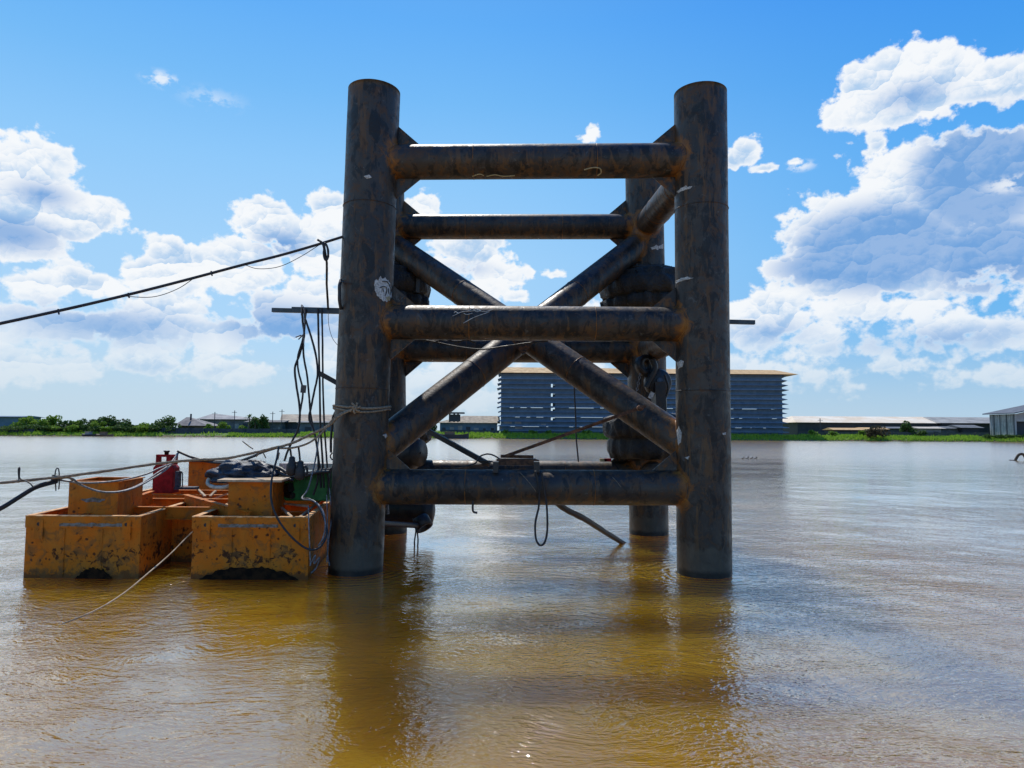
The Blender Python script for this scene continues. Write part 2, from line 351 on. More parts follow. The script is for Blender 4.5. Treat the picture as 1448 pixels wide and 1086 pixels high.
def f_ground(N, b):
    g = N.geo; z = N.node('ShaderNodeSeparateXYZ', {0: g}).outputs[2]
    n = N.noise(g, .9, 5, .6)
    c = N.mix(N.ss(n, .4, .6), (.10, .19, .025), (.14, .22, .03))
    c = N.mix(N.ss(N.m('ADD', z, N.m('MULTIPLY', n, .5)), .85, .45), c, (.14, .10, .06))
    N.put(b.inputs['Base Color'], c); b.inputs['Roughness'].default_value = .95
    bump(N, b, N.noise(g, 4, 4, .6), .8, .15)
ground_m = mat('river_bank_ground', f_ground)
def shore_y(x): return 200 + 1.6*mnoise.noise(Vector((x*.03, 0, 0))) + .5*mnoise.noise(Vector((x*.2, 3, 0)))
def shore_h(x, t):      # t metres inland
    return -0.4 + 1.9*(1-math.exp(-max(t,0)/3.2)) + .18*mnoise.noise(Vector((x*.12, t*.1, 5)))
gb = MB(); xs = [-2400,-900]+[ -400+4*i for i in range(201)]+[900,2400]; ts = [-2,0,1,2,3.5,5.5,8,12,20,60,300,6000]
vs = [(x*(1 if t < 300 else 3), shore_y(x)+t, shore_h(x, t)-(.3 if t < 0 else 0)) for t in ts for x in xs]
nx = len(xs); gb.add(vs, [(j*nx+i, j*nx+i+1, (j+1)*nx+i+1, (j+1)*nx+i) for j in range(len(ts)-1) for i in range(nx-1)], smooth=True)
tag(gb.build('river_bank', ground_m), 'low far bank of mud and grass running to the horizon', kind='structure')

leafm = {}
def foliage(name, c1, c2, c3):
    def fn(N, b):
        rnd = N.node('ShaderNodeNewGeometry').outputs['Random Per Island']
        c = N.mix(N.ss(rnd, 0, .6, smooth=False), c1, c2); c = N.mix(N.ss(rnd, .7, 1.0, smooth=False), c, c3)
        N.put(b.inputs['Base Color'], c); b.inputs['Roughness'].default_value = .7
        b.inputs['Specular IOR Level'].default_value = .2
    m_ = mat(name, fn)
    t = m_.node_tree; b = t.nodes['Principled BSDF']; o = [n for n in t.nodes if n.type == 'OUTPUT_MATERIAL'][0]
    tr = t.nodes.new('ShaderNodeBsdfTranslucent'); mx = t.nodes.new('ShaderNodeMixShader'); mx.inputs[0].default_value = .35
    src = b.inputs['Base Color'].links[0].from_socket; t.links.new(src, tr.inputs[0])
    t.links.new(b.outputs[0], mx.inputs[1]); t.links.new(tr.outputs[0], mx.inputs[2]); t.links.new(mx.outputs[0], o.inputs[0])
    return m_
grass_m = foliage('bank_grass', (.22,.38,.035), (.30,.46,.05), (.13,.23,.03))
leaf_a = foliage('bright_leaves', (.15,.27,.03), (.22,.34,.04), (.08,.15,.025))
leaf_b = foliage('dark_leaves', (.06,.115,.03), (.09,.16,.035), (.035,.07,.025))
leaf_c = foliage('dry_leaves', (.10,.085,.05), (.06,.06,.035), (.14,.11,.06))
bark = simple('bark', (.10,.075,.05), (.05,.04,.03), 5, .9)
# grass along the bank
gm = MB()
for i in range(26000):
    x = random.uniform(-210, 210); t = 1.0+random.random()**1.2*8.5
    px_ = CX+F*x/205
    if 240 < px_ < 330 and random.random() < .85: continue
    z = shore_h(x, t)-.05; y = shore_y(x)+t; h = random.uniform(.25, .75)*(1.25 if mnoise.noise(Vector((x*.15, t*.3, 1))) > .05 else .8); w = random.uniform(.12, .35)
    a = random.uniform(-.6, .6); q = random.uniform(-.25, .25)
    gm.add([(x-w*math.cos(a), y-w*math.sin(a), z), (x+w*math.cos(a), y+w*math.sin(a), z), (x+q, y+random.uniform(-.2,.2), z+h)], [(0,1,2)])
tag(gm.build('bank_grass', grass_m), 'strip of bright green grass along the far bank', 'grass', kind='stuff')

# ---------------------------------------------------------------- tower of welded steel pipes
RL_ = .457; RB = .30; FY, RY = 11.8, 16.3
def line_leg(top, bot, Y, ztop, zbot=-2.6):
    a, b = P(*top, Y), P(*bot, Y); d = (b-a)/(b.z-a.z)
    return a+d*(ztop-a.z), a+d*(zbot-a.z)
legs = {'FL': line_leg((530,115),(503,808),FY,8.42), 'FR': line_leg((990,115),(996,810),FY,8.42),
        'RL': line_leg((545,290),(548,750),RY,8.75), 'RR': line_leg((911.5,290),(917.5,750),RY,8.75)}
def on_leg(k, py, Y):      # point of leg axis seen at image row py
    a, b = legs[k]; lo, hi = 0.0, 1.0
    for _ in range(40):
        mid = (lo+hi)/2; p = a+(b-a)*mid
        d = CM.transposed() @ (p-Vector((0,0,EYE))); y = CY - F*d.y/(-d.z)
        if y < py: lo = mid
        else: hi = mid
    return a+(b-a)*lo
cen = sum(((legs[k][0]+legs[k][1])/2 for k in legs), Vector())/4
tower = thing('pipe_tower', 'tall dark steel tower of four pipe legs, cross beams and crossed braces standing in river', 'steel tower', (cen.x, cen.y, 0))
def cyl_hit(o, d, A, B, r):
    ax = (B-A).normalized(); w = o-A; dp = d-ax*d.dot(ax); wp = w-ax*w.dot(ax)
    a = dp.dot(dp); b = 2*dp.dot(wp); c = wp.dot(wp)-r*r; D = b*b-4*a*c
    return None if D < 0 else o+d*((-b-math.sqrt(D))/(2*a))
welds = []; beads = {}
def joint_curve(pa, pb, r, leg, R_=RL_, n=40):      # pipe from pb (far) running into leg at pa
    d = (pa-pb).normalized(); u = d.orthogonal().normalized(); w = d.cross(u); out = []
    for k in range(n):
        a = 2*math.pi*k/n; o = pb+u*math.cos(a)*r+w*math.sin(a)*r
        h = cyl_hit(o, d, legs[leg][0], legs[leg][1], R_)
        if h is None: return []
        out.append(h)
    return out
pipes = []
def pipe(a, b, la, lb, r=RB, name='cross_beam', label=None): pipes.append((a, b, la, lb, r, name, label))
J = {}
for k, rows in (('FL', (230, 455.5, 688)), ('FR', (227, 459, 690)), ('RL', (321, 494, 668)), ('RR', (320.5, 496, 670))):
    for i, py in enumerate(rows): J[k, i] = on_leg(k, py, 0)
for i, nm in enumerate(('top', 'middle', 'lowest')):
    pipe(J['FL', i], J['FR', i], 'FL', 'FR', RB, 'cross_beam', f'{nm} front cross beam')
    pipe(J['RL', i], J['RR', i], 'RL', 'RR', RB, 'cross_beam', f'{nm} rear cross beam')
    pipe(J['RL', i], J['FL', i], 'RL', 'FL', RB, 'side_beam'); pipe(J['RR', i], J['FR', i], 'RR', 'FR', RB, 'side_beam')
pipe(on_leg('RL', 340, 0), on_leg('FR', 646, 0), 'RL', 'FR', RB-.005, 'diagonal_brace')
pipe(on_leg('RR', 339, 0), on_leg('FL', 655, 0), 'RR', 'FL', RB+.005, 'diagonal_brace')
curves = []
for (a, b, la, lb, r, nm, lb_) in pipes:
    c1 = joint_curve(a, b, r, la); c2 = joint_curve(b, a, r, lb); curves.append((c1, c2)); welds += c1+c2
W = np.array([tuple(p) for p in welds])
def rust_of(vs, k=.14):
    V = np.array([tuple(v) for v in vs]); out = np.zeros(len(V))
    for i in range(0, len(V), 2000):
        d = np.sqrt(((V[i:i+2000, None, :]-W[None])**2).sum(-1)).min(1); out[i:i+2000] = np.exp(-(d/k)**1.3)
    return out
def hollow_leg(k):
    a, b = legs[k]; n = 110; m = MB(); pts = [a+(b-a)*i/n for i in range(n+1)]
    # slight mill wobble and dents
    m.tube(pts, RL_, seg=64, caps=False)
    o = len(m.v)
    for i, v in enumerate(m.v):
        v = Vector(v); q = mnoise.noise(v*1.3)*.004; c_ = a+(b-a)*((v-a).dot(b-a)/(b-a).length_squared)
        m.v[i] = tuple(v+(v-c_).normalized()*q)
    inner = [a+(b-a)*i/6 for i in range(2)]
    m2 = MB(); m2.tube([a, a+(b-a)*.25], RL_-.028, seg=64, caps=False)
    m.add(m2.v, [tuple(reversed(f)) for f in m2.f], True)
    m.add([], []); 
    for kk in range(64): m.f.append((kk, (kk+1)%64, o+(kk+1)%64, o+kk)); m.sm.append(False); m.mi.append(0)
    # girth welds
    return m
for k in legs:
    m = hollow_leg(k); n0 = len(m.v); a, b = legs[k]
    for zz in (3.1, 6.3) if k[0] == 'F' else (5.6,):
        p = a+(b-a)*((zz-a.z)/(b.z-a.z)); ax = (b-a).normalized(); u = ax.orthogonal().normalized(); w = ax.cross(u)
        m.tube([p+u*math.cos(t)*(RL_+.002)+w*math.sin(t)*(RL_+.002) for t in [2*math.pi*i/64 for i in range(64)]], .008, 5, closed=True)
    at = list(rust_of(m.v)); at[n0:] = [.35]*(len(at)-n0)
    lab = {'FL': 'near left leg with a white chalk blotch', 'FR': 'near right leg with white scuff marks'}.get(k)
    o = m.build('leg', steel, tower, attr=at)
    if lab: o['label'] = lab
for (a, b, la, lb, r, nm, lab), (c1, c2) in zip(pipes, curves):
    m = MB(); n = int((b-a).length/.12)
    m.tube([a+(b-a)*i/n for i in range(n+1)], r, seg=48, caps=False)
    n0 = len(m.v); L = (b-a); ax = L.normalized(); u = ax.orthogonal().normalized(); w = ax.cross(u)
    for c in (c1, c2):
        if c: m.tube([p+Vector([random.uniform(-.004,.004)]*3) for p in c], .018, 6, closed=True, wob=.25)
    for fr in (.31, .68):
        p = a+L*fr
        m.tube([p+u*math.cos(t)*r+w*math.sin(t)*r for t in [2*math.pi*i/40 for i in range(40)]], .007, 5, closed=True)
    at = list(rust_of(m.v, .17)); at[n0:] = [.8]*(len(at)-n0)
    o = m.build(nm, steel, tower, attr=at)
    if lab: o['label'] = lab
# gusset plates in the corners between beams and legs (cope hole left at the root)
def gusset(k, i, side, up, sx=.42, sz=.36):
    j = J[k, i]; a, b = legs[k]; ax = (a-b).normalized(); s_ = 1 if side == 'L' else -1
    root = j+Vector((s_*RL_*.93, 0, 0))+ax*(up*RB*.93); h = Vector((s_, 0, 0)); v = ax*up
    hole = .055
    poly = [root+h*hole+v*.0, root+h*sx*1.12-v*.03, root+h*(sx*1.12)+v*.0, root+v*(sz*1.12)+h*.0, root+v*(sz*1.12)-h*.05, root+v*hole-h*.0, root+h*hole*.75+v*hole*.75]
    m = MB(); m.prism(poly, (0, .028, 0))
    m.build('gusset_plate', steel, tower, attr=[.42]*len(m.v))
for k, side in (('FL','L'), ('FR','R'), ('RL','L'), ('RR','R')):
    for i in range(3):
        for up in (1, -1):
            if i == 2 and up == -1: continue
            gusset(k, i, side, up)
# crown node where the two braces cross under the middle beam
m = MB(); c = P(740, 494, 13.2)
m.prism([c+Vector((-.26,0,.22)), c+Vector((.26,0,.22)), c+Vector((.02,0,-.10)), c+Vector((-.02,0,-.10))], (0,.03,0))
m.build('gusset_plate', steel, tower, attr=[.5]*len(m.v))

# ---- rubber tyre collars round the rear legs
def collar(k, z0, z1, Rm, style, label):
    a, b = legs[k]; p = a+(b-a)*((z0-a.z)/(b.z-a.z)); H = z1-z0; ax = (a-b).normalized()
    if style == 'drum':
        prof = [(RL_*.98,H),(.62,H+.02),(.66,H-.02),(Rm*.86,H-.05),(Rm*.95,H-.10),(Rm*.93,H-.20),(Rm,H-.26),(Rm*1.02,H*.55),(Rm*.99,H*.36),(Rm*.92,H*.33),(Rm*.93,H*.30),(Rm*.99,H*.26),(Rm*.98,H*.06),(Rm*.9,0),(RL_*.98,0)]
        mod = lambda t, h: 1+(.05*(1 if math.sin(t*17) > .1 else -1) if h < H*.31 else .045*(1 if math.sin(t*13+h*6) > .45 else 0)+.012*math.sin(t*5+1))
    else:
        prof = [(RL_*.98,H+.05),(.6,H+.03),(Rm*.78,H),(Rm*.93,H-.05),(Rm*1.0,H-.16),(Rm*1.02,H*.66),(Rm*1.0,H*.55),(Rm*.93,H*.5),(Rm*.86,H*.48),(Rm*.90,H*.42),(Rm*.92,H*.2),(Rm*.86,.04),(RL_*.98,0)]
        mod = lambda t, h: 1+(.040*math.sin(t*15+1.5*math.sin(h*9))+.02*math.sin(t*31+h*4) if h > H*.5 else .03*(1 if math.sin(t*19) > .3 else 0)-.01)
    m = MB(); m.lathe(prof, p, ax, 128, mod)
    for i_, v in enumerate(m.v):
        v = Vector(v); rr = Vector((v.x-p.x, v.y-p.y, 0)); q = mnoise.noise(v*3.1)*.07+mnoise.noise(v*8)*.03
        if rr.length > .55: m.v[i_] = tuple(v+rr.normalized()*q+Vector((0,0,mnoise.noise(v*2.3+Vector((5,0,0)))*.05)))
    c_ = m.build('rubber_collar', rubm, tower); c_['label'] = label
    return c_, p, ax, H
col_defs = [('RR', 5.25, 6.22, 1.05, 'drum', 'upper black collar on the rear right leg'), ('RR', 1.75, 2.78, 1.02, 'bag', 'lower pleated black collar on the rear right leg'),
            ('RL', 5.25, 6.25, 1.02, 'drum', 'upper black collar on the rear left leg'), ('RL', 1.55, 2.62, 1.0, 'bag', 'lower black collar on the rear left leg')]
for cdf in col_defs:
    c_, p, ax, H = collar(*cdf)
    if cdf[4] == 'drum':      # bolted clamp flange and lugs
        m = MB(); m.lathe([(RL_+.004,H+.0),(.72,H+.0),(.72,H+.05),(RL_+.004,H+.05)], p, ax, 48)
        for q in range(12):
            t = 2*math.pi*q/12; d = Vector((math.cos(t)*.63, math.sin(t)*.63, 0)); m.tube([p+ax*(H+.04)+d, p+ax*(H+.1)+d], .03, 6)
        for q in range(6):
            t = 2*math.pi*(q+.4)/6; d = Vector((math.cos(t), math.sin(t), 0))
            m.bar(p+ax*(H*.5)+d*.98*cdf[3]+Vector((0,0,-.16)), p+ax*(H*.5)+d*.98*cdf[3]+Vector((0,0,.18)), .12, .12, d)
        m.build('clamp_flange', blackm, c_)
m = MB(); pp = P(592, 722, 15.3)      # barrel shaped bottom of the lower left collar
m.lathe([(.05,-.95),(.26,-.93),(.30,-.7),(.30,.05),(.33,.08),(.33,.22),(.28,.32),(.10,.36),(.02,.36)], pp, (1,0,-.03), 32)
m.build('hydraulic_barrel', blackm, tower)
m = MB(); pp = P(578, 640, 15.2)
m.lathe([(.02,-.22),(.24,-.22),(.34,-.16),(.36,.0),(.36,.16),(.30,.22),(.30,.30),(.02,.32)], pp, (.85,-.5,0), 32)
for q in range(14):
    t = 2*math.pi*q/14; m.box(pp+Vector((-.13+.15*math.cos(t), -.02-.1*math.cos(t)-.18, .30*math.sin(t))), (.045,.045,.045))
m.build('hydraulic_drum', blackm, tower)
m = MB(); a_, b_ = P(538, 740, 12.9), P(592, 743.5, 14.6); m.tube([a_, b_], .055, 10); m.build('pipe_stub', blackm, tower)
m = MB(); pp = P(598, 741, 14.7)
m.lathe([(.17,-.15),(.19,-.12),(.19,.10),(.13,.10),(.12,-.15)], pp, (.5,-.4,-.75), 20); m.build('pipe_elbow', blackm, tower)

# ---- marks on the steel, lying on the pipe surfaces
def surf(px, py, A, B, r, off=.003):
    d = ray(px, py); o = Vector((0,0,EYE)); h = cyl_hit(o, d, A, B, r)
    if h is None: return o+d*12
    ax = (B-A).normalized(); n = (h-A)-ax*(h-A).dot(ax)
    return h+n.normalized()*off
def patch(name, poly, cyl, m_, off=.004, parent=tower):
    n = len(poly); cx = sum(p[0] for p in poly)/n; cy = sum(p[1] for p in poly)/n; m = MB(); rings = 5
    vs = [surf(cx, cy, *cyl, off)]
    for q in range(1, rings+1):
        f = q/rings; vs += [surf(cx+(p[0]-cx)*f, cy+(p[1]-cy)*f, *cyl, off if q < rings else .0005) for p in poly]
    fs = [(0, 1+i, 1+(i+1)%n) for i in range(n)]
    for q in range(rings-1):
        b0 = 1+q*n; b1 = b0+n; fs += [(b0+i, b1+i, b1+(i+1)%n, b0+(i+1)%n) for i in range(n)]
    m.add(vs, fs); return m
def strokes(lst, cyl, r, off=.004):
    m = MB()
    for s_ in lst: m.tube([surf(p[0], p[1], *cyl, off) for p in cr([Vector((q[0], q[1], 0)) for q in s_], 4)], r, 5)
    return m
def cyl_leg(k): return (legs[k][0], legs[k][1], RL_)
def cyl_beam(i, row='F'): return (J[row+'L', i], J[row+'R', i], RB)
blob = [(529,396),(532,394),(534,397),(536,391),(538,389),(540,393),(543,392),(545,391),(547,394),(550,395),(553,400),(555,407),(555,414),(554,421),(551,425),(547,427),(542,426),(537,422),(533,418),(530,411),(528,403)]
patch('x', blob, cyl_leg('FL'), white_p).build('chalk_blotch', white_p, tower)['label'] = 'white chalk blotch with a scrawled hook shape'
for st in ([(540,398),(546,398),(550,403),(552,410),(551,417)], [(537,407),(542,405),(546,407),(546,413),(544,419)], [(541,408),(542,413)], [(549,408),(549,415)]): strokes([st], cyl_leg('FL'), .008, .008).build('scrawl_stroke', inkm, tower)
patch('x', [(545,420),(551,418),(552,423),(547,426)], cyl_leg('FL'), ochre_p, .008).build('chalk_smudge', ochre_p, tower)
for poly, cyl in [([(955,272),(962,266),(970,262),(980,263),(976,267),(966,270),(958,274)], cyl_leg('FR')), ([(955,397),(963,393),(972,391),(981,393),(974,395),(963,398),(956,401)], cyl_leg('FR')),
                  ([(957,512),(963,509),(967,511),(965,519),(959,522)], cyl_leg('FR')), ([(956,608),(960,602),(964,612),(963,625),(959,630),(956,620)], cyl_leg('FR')), ([(968,647),(975,645),(973,650)], cyl_leg('FR')),
                  ([(1021,612),(1027,611),(1026,615),(1022,615)], cyl_leg('FR')), ([(920,350),(928,346),(939,344),(938,352),(930,354),(922,353)], cyl_leg('RR')),
                  ([(541,615),(546,613),(548,617),(545,620)], cyl_leg('FL')), ([(514,249),(522,247),(526,251),(519,253)], cyl_leg('FL'))]:
    patch('x', poly, cyl, white_p).build('scuff_mark', white_p, tower)
for st in ([(668,249),(678,246),(684,248)], [(688,249),(700,247),(712,249),(728,248)], [(826,240),(838,237),(848,238),(850,244),(845,248)]):
    strokes([st], cyl_beam(0), .012).build('chalk_mark', ochre_p, tower)
for st in ([(640,447),(654,441),(668,440),(679,438)], [(642,443),(644,441),(648,443)], [(656,443),(660,445),(668,443)], [(672,437),(684,441),(697,438)], [(655,457),(670,449),(684,444),(692,441)], [(662,440),(668,437),(674,441),(680,439)]):
    strokes([st], cyl_beam(1), .006).build('chalk_stroke', white_p, tower)
for st in ([(736,669),(748,682),(758,695)], [(866,675),(872,681),(878,689)]):
    strokes([st], cyl_beam(2), .004).build('chalk_mark', tan_rope, tower)

# ---------------------------------------------------------------- loose gear on and around the tower
def rope(name, label, cat, pts, r, m_, group=None, n=6, seg=7, extra=()):
    m = MB(); m.tube(cr(pts, n), r, seg, wob=.10)
    for e in extra: m.tube(cr(e, n), r, seg, wob=.10)
    return tag(m.build(name, m_, origin=pts[0]), label, cat, group)
m = MB(); a, b = P(385, 438.5, 12.4), P(1067, 456, 12.4); m.bar(a, b, .075, .075); m.bar(a+Vector((.36,0,.035)), a+Vector((3.2,0,-.02)), .05, .05)
tag(m.build('steel_bar', simple('grey_bar', (.045,.065,.075), (.07,.10,.12), 6, .6), origin=a), 'long thin steel bar lying level behind the near legs, poking out on both sides', 'steel bar')
m = MB(); m.bar(P(452, 528, 12.0), P(481, 544, 12.05), .05, .085); tag(m.build('angle_iron', blackm, origin=P(481,544,12.05)), 'short dark angle iron sticking out left of the near left leg', 'angle iron')
# upper line
up = [(-60,470.5,9.2),(0,457.5,9.5),(60,444.5,9.9),(125,430,10.3),(200,412,10.7),(270,394,11.0),(345,374,11.3),(400,360,11.5),(450,345.5,11.6),(487,334,11.62)]
m = MB(); m.tube(cr(pxs(up), 6), .024, 8)
m.tube(cr(pxs([(170,418.5,10.55),(215,420,10.72),(250,409,10.9),(275,393,11.0)]), 6), .006, 5)
m.tube(cr(pxs([(345,374,11.3),(365,380,11.35),(395,377,11.4),(425,363,11.5),(452,346,11.6)]), 6), .006, 5)
for q in ((84,440,10.0),(300,386,11.1),(183,417,10.6)): p = P(*q); m.tube([p+Vector((-.02,0,.03)), p+Vector((.01,-.02,-.05))], .013, 5)
tag(m.build('mooring_line', black, origin=P(*up[0])), 'high dark mooring line running up from the left edge to the near left leg', 'rope')
rope('hanging_cable', 'dark cable looped over the high mooring line, hanging beside the near left leg', 'cable', pxs([(449,339),(455,343),(458,350),(458,362),(461,368),(464,362),(463,350),(459,344)], 11.58)+pxs([(459,352,11.6),(462,372,11.7),(462,400,11.9),(464,437,12.3)]), .02, black)
rope('thin_wire', 'fine grey wire curling down from the cable to the near left leg', 'wire', pxs([(464,440),(465,460),(470,478),(479,490)], 12.2), .005, grey_cable)
m = MB(); m.tube(cr(pxs([(482,396,11.5),(480,404,11.4),(480,414,11.4),(480,425,11.4),(482,437,11.5)])), .028, 7); m.tube(cr(pxs([(482,398,11.45),(488,399,11.35),(496,400,11.34)])), .01, 6)
tag(m.build('hose_loop', black, origin=P(481,415,11.4)), 'short black hose end hugging the left side of the near left leg', 'hose')
HG = 'cables hanging from the steel bar'
Yh = 12.3
rope('hanging_cable', 'leftmost hanging cable that bows out below the steel bar', 'cable', pxs([(427,436),(428,455),(430,475),(424,500),(417,520),(419,545),(423,570),(424,590),(421,608),(414,622),(406,640),(402,652)], Yh), .020, black, HG)
rope('hanging_cable', 'hanging cable carrying a small square tag', 'cable', pxs([(430,436),(431,460),(428,480),(421,505),(422,525),(427,545),(428,560),(424,585),(423,600)], Yh-.05), .017, black, HG)
rope('hanging_cable', 'hanging cable crossing behind the others in a long wavy line', 'cable', pxs([(433,437),(430,470),(429,500),(434,530),(437,560),(439,585),(444,610),(448,630),(452,660),(454,690)], Yh+.05), .018, black, HG)
rope('hanging_cable', 'hanging cable that bulges right then returns to the bundle', 'cable', pxs([(432,452),(441,480),(447,505),(449,530),(444,555),(440,575),(437,592),(443,606),(447,625),(450,650),(449,680),(443,700)], Yh-.1), .019, black, HG)
rope('hanging_cable', 'straight hanging cable nearest the bar end by the leg, left of a pair', 'cable', pxs([(449.5,436),(450.5,480),(452,540),(453,600),(456,650),(458,690)], Yh), .019, black, HG)
rope('hanging_cable', 'straight hanging cable nearest the leg, right of a pair', 'cable', pxs([(455,436),(456,480),(456.5,540),(458.5,600),(462,650),(465,690)], Yh), .017, black, HG)
m = MB(); m.box(P(429,550,12.2), (.09,.03,.14), Matrix.Rotation(.08,3,'Y')); tag(m.build('cable_tag', simple('tag_grey', (.10,.09,.08)), origin=P(429,550,12.2)), 'small dark square tag tied on a hanging cable', 'tag')
m = MB()
for q in (0, .03): m.tube(cr([P(426,446,12.2)+Vector((0,0,q)), P(428,434,12.2)+Vector((.0,-.06,q)), P(432,446,12.2)+Vector((0,-.02,q)), P(429,470,12.2), P(430,490,12.2)]), .008, 5)
for q in ((418,477,426,474),(422,480,430,472)): m.tube(pxs([(q[0],q[1],12.2),(q[2],q[3],12.2)]), .012, 5)
tag(m.build('wire_tie', grey_cable, origin=P(428,446,12.2)), 'pale wire tie binding the cables to the steel bar', 'wire tie')
rope('hanging_cable', 'short dark cable end beside the near left leg above the green machine', 'cable', pxs([(476,580,11.9),(471,590,12),(470,600,12),(468,620,12),(468,640,12)]), .022, black)
rope('thin_wire', 'dangling looped wire between the bundle and the leg', 'wire', pxs([(470,640,12),(467,645,12),(470,650,12),(474,645,12),(468,668,12),(463,700,12)]), .012, black)
# tan rope tied round the near left leg
lc = on_leg('FL', 577, 0); a, b = legs['FL']; ax = (a-b).normalized()
ring = []
for i in range(48):
    t = 2*math.pi*i/48; x = math.cos(t)*(RL_+.022); y = math.sin(t)*(RL_+.022); ring.append(lc+Vector((x, y, x*.0+.03*math.sin(t*2+1)-.02*y)))
m = MB(); m.tube(ring, .022, 7, closed=True); m.tube([p+Vector((0,0,-.05+.012*math.sin(i*.3))) for i, p in enumerate(ring)], .018, 7, closed=True)
kn = P(502, 577, FY-RL_-.06)
for q in range(7):
    t = q*.9; m.tube(cr([kn, kn+Vector((.05*math.cos(t), -.03, .05*math.sin(t))), kn+Vector((.10*math.cos(t+.3), -.02, .09*math.sin(t+.3)))]), .018, 6)
m.lathe([(.005,-.05),(.045,-.03),(.055,0),(.045,.03),(.005,.05)], kn, (0,-1,.2), 12)
m.tube(cr([kn]+pxs([(480,588,11.25),(466,601,11.3),(440,614,11.35),(412,627,11.4),(385,634,11.4),(360,640,11.4),(320,648,11.3),(268,651,11.2),(220,656,11.1),(150,666,10.6),(90,674,10.2),(40,679,9.9),(0,683,9.6),(-60,689,9.2)]), 14), .021, 8, wob=.16)
m.tube(cr([kn]+pxs([(480,586,11.3),(468,596,11.3),(455,612,11.3),(437,626,11.3),(415,633,11.35),(392,634,11.4)])), .017, 7)
tag(m.build('mooring_rope', tan_rope, origin=kn), 'tan rope knotted around the near left leg and running down left over the barge', 'rope')
def bundle(name, label, cat, lines, r, m_, group=None):
    m = MB()
    for l in lines: m.tube(cr(pxs(l), 6), r, 7)
    return tag(m.build(name, m_, origin=P(*lines[0][0])), label, cat, group)
bundle('cable_bundle', 'dark cable bundle running in from the left edge to the black cable clamp', 'cable',
  [[(-40,735,9.3),(0,718,9.5),(25,703,9.7),(50,688,9.9),(78,679,10.2)], [(-40,738,9.35),(0,721,9.55),(28,704,9.75),(52,690,9.95),(80,682,10.2)]], .02, black)
bundle('cable_bundle', 'grey cable pair sagging across the left hatch box to the red can', 'cable',
  [[(78,681,10.2),(95,675,10.3),(110,684,10.5),(130,692,10.7),(150,696,10.9),(175,694,11.2),(200,684,11.6),(222,669,12),(236,660,12.4),(245,650,12.8),(251,641,13)],
   [(80,677,10.2),(100,676,10.3),(115,686,10.5),(140,695,10.7),(165,696,11.0),(190,690,11.4),(215,677,11.8),(235,664,12.3),(246,652,12.8),(252,641,13)],
   [(85,679,10.3),(120,683,10.5),(165,680,11),(205,671,11.6),(225,662,12),(245,655,12.6)]], .015, grey_cable)
bundle('cable_bundle', 'black hose draped from the red can past the rear panel towards the rope', 'hose',
  [[(251,638,13),(262,643,13),(275,648,13),(300,654,13),(330,654,12.8),(350,648,12.5),(370,640,12),(392,633,11.5)], [(270,646,13),(290,651,13),(318,653,13),(342,651,12.7),(362,644,12.2)]], .022, black)
m = MB(); c = P(78,677,10.2); m.box(c, (.07,.07,.11), Matrix.Rotation(.2,3,'Y'))
m.tube(cr(pxs([(79,694),(78,670),(80,663),(83,664),(84,680),(83,692)], 10.2)), .009, 5)
tag(m.build('cable_clamp', black, origin=c), 'black clamp with wire ends tying the cables left of the left hatch box', 'clamp')
for l, w_ in (([(343,624),(352,631),(358,635)], 'dark twig-like twine end sticking up from the tan rope'), ([(372,640),(376,648)], 'frayed twine end hanging left of the cable hook'), ([(395,640),(393,650)], 'short twine end hanging just right of the thick cable hook'), ([(366,642),(362,646)], 'tiny twine end hanging furthest left under the tan rope')):
    m = MB(); m.tube(cr(pxs(l, 11.35)), .010, 5); tag(m.build('twine_end', tan_rope, origin=P(*l[0], 11.35)), w_, 'twine')
# blocks hanging from the rope
for (px_, py0, py1, lab) in ((412, 634, 662, 'left dark shackle block hanging from the rope beside the cables'), (424, 634, 668, 'right dark shackle block hanging from the rope beside the cables')):
    m = MB(); t0 = P(px_-2, py0-2, 11.5); b0 = P(px_, py1, 11.5)
    m.tube(cr([t0, t0+Vector((.02,0,-.12)), b0+Vector((0,0,.16))]), .018, 6)
    m.lathe([(.02,.20),(.05,.18),(.055,.1),(.085,.05),(.085,-.08),(.05,-.12),(.01,-.13)], b0, (0.05,0,1), 10)
    m.tube(cr([b0+Vector((.06,0,.0)), b0+Vector((.12,0,-.02)), b0+Vector((.11,0,.08)), b0+Vector((.04,0,.1))]), .02, 6)
    tag(m.build('shackle_block', black, origin=t0), lab, 'shackle')
rope('power_cable', 'thick black cable looping down over the front of the right pontoon', 'cable',
  pxs([(394,632,11.3),(391,650,11.2),(386,668,11.1),(383,690,10.95),(384,710,10.9),(390,728,10.88),(400,745,10.9),(415,762,10.9),(432,775,10.95),(446,777,11.0),(457,768,11.1),(462,752,11.2),(459,735,11.3),(450,716,11.4),(438,706,11.6),(426,705,11.8)]), .017, black)
rope('grey_cable', 'pale cable trailing from the green machine round the right pontoon corner', 'cable',
  pxs([(452,610,12.1),(446,650,12),(436,690,11.8),(427,705,11.6),(443,708,11.3),(456,722,11.1),(460,742,11.0),(457,760,11.0),(450,772,11.0)]), .014, grey_cable)
bundle('wire_tangle', 'tangle of thin pale wires hanging at the right pontoon corner', 'wire',
  [[(436,715,11.05),(437,750,11),(439,800,11)], [(438,800,11.1),(446,785,11.1),(444,797,11.1),(452,788,11.2),(447,803,11.2),(440,810,11.1)], [(462,700,11.6),(463,740,11.5),(463,780,11.5),(466,800,11.4)],
   [(466,690,11.8),(469,730,11.6),(465,760,11.5),(462,795,11.4)]], .010, grey_cable)
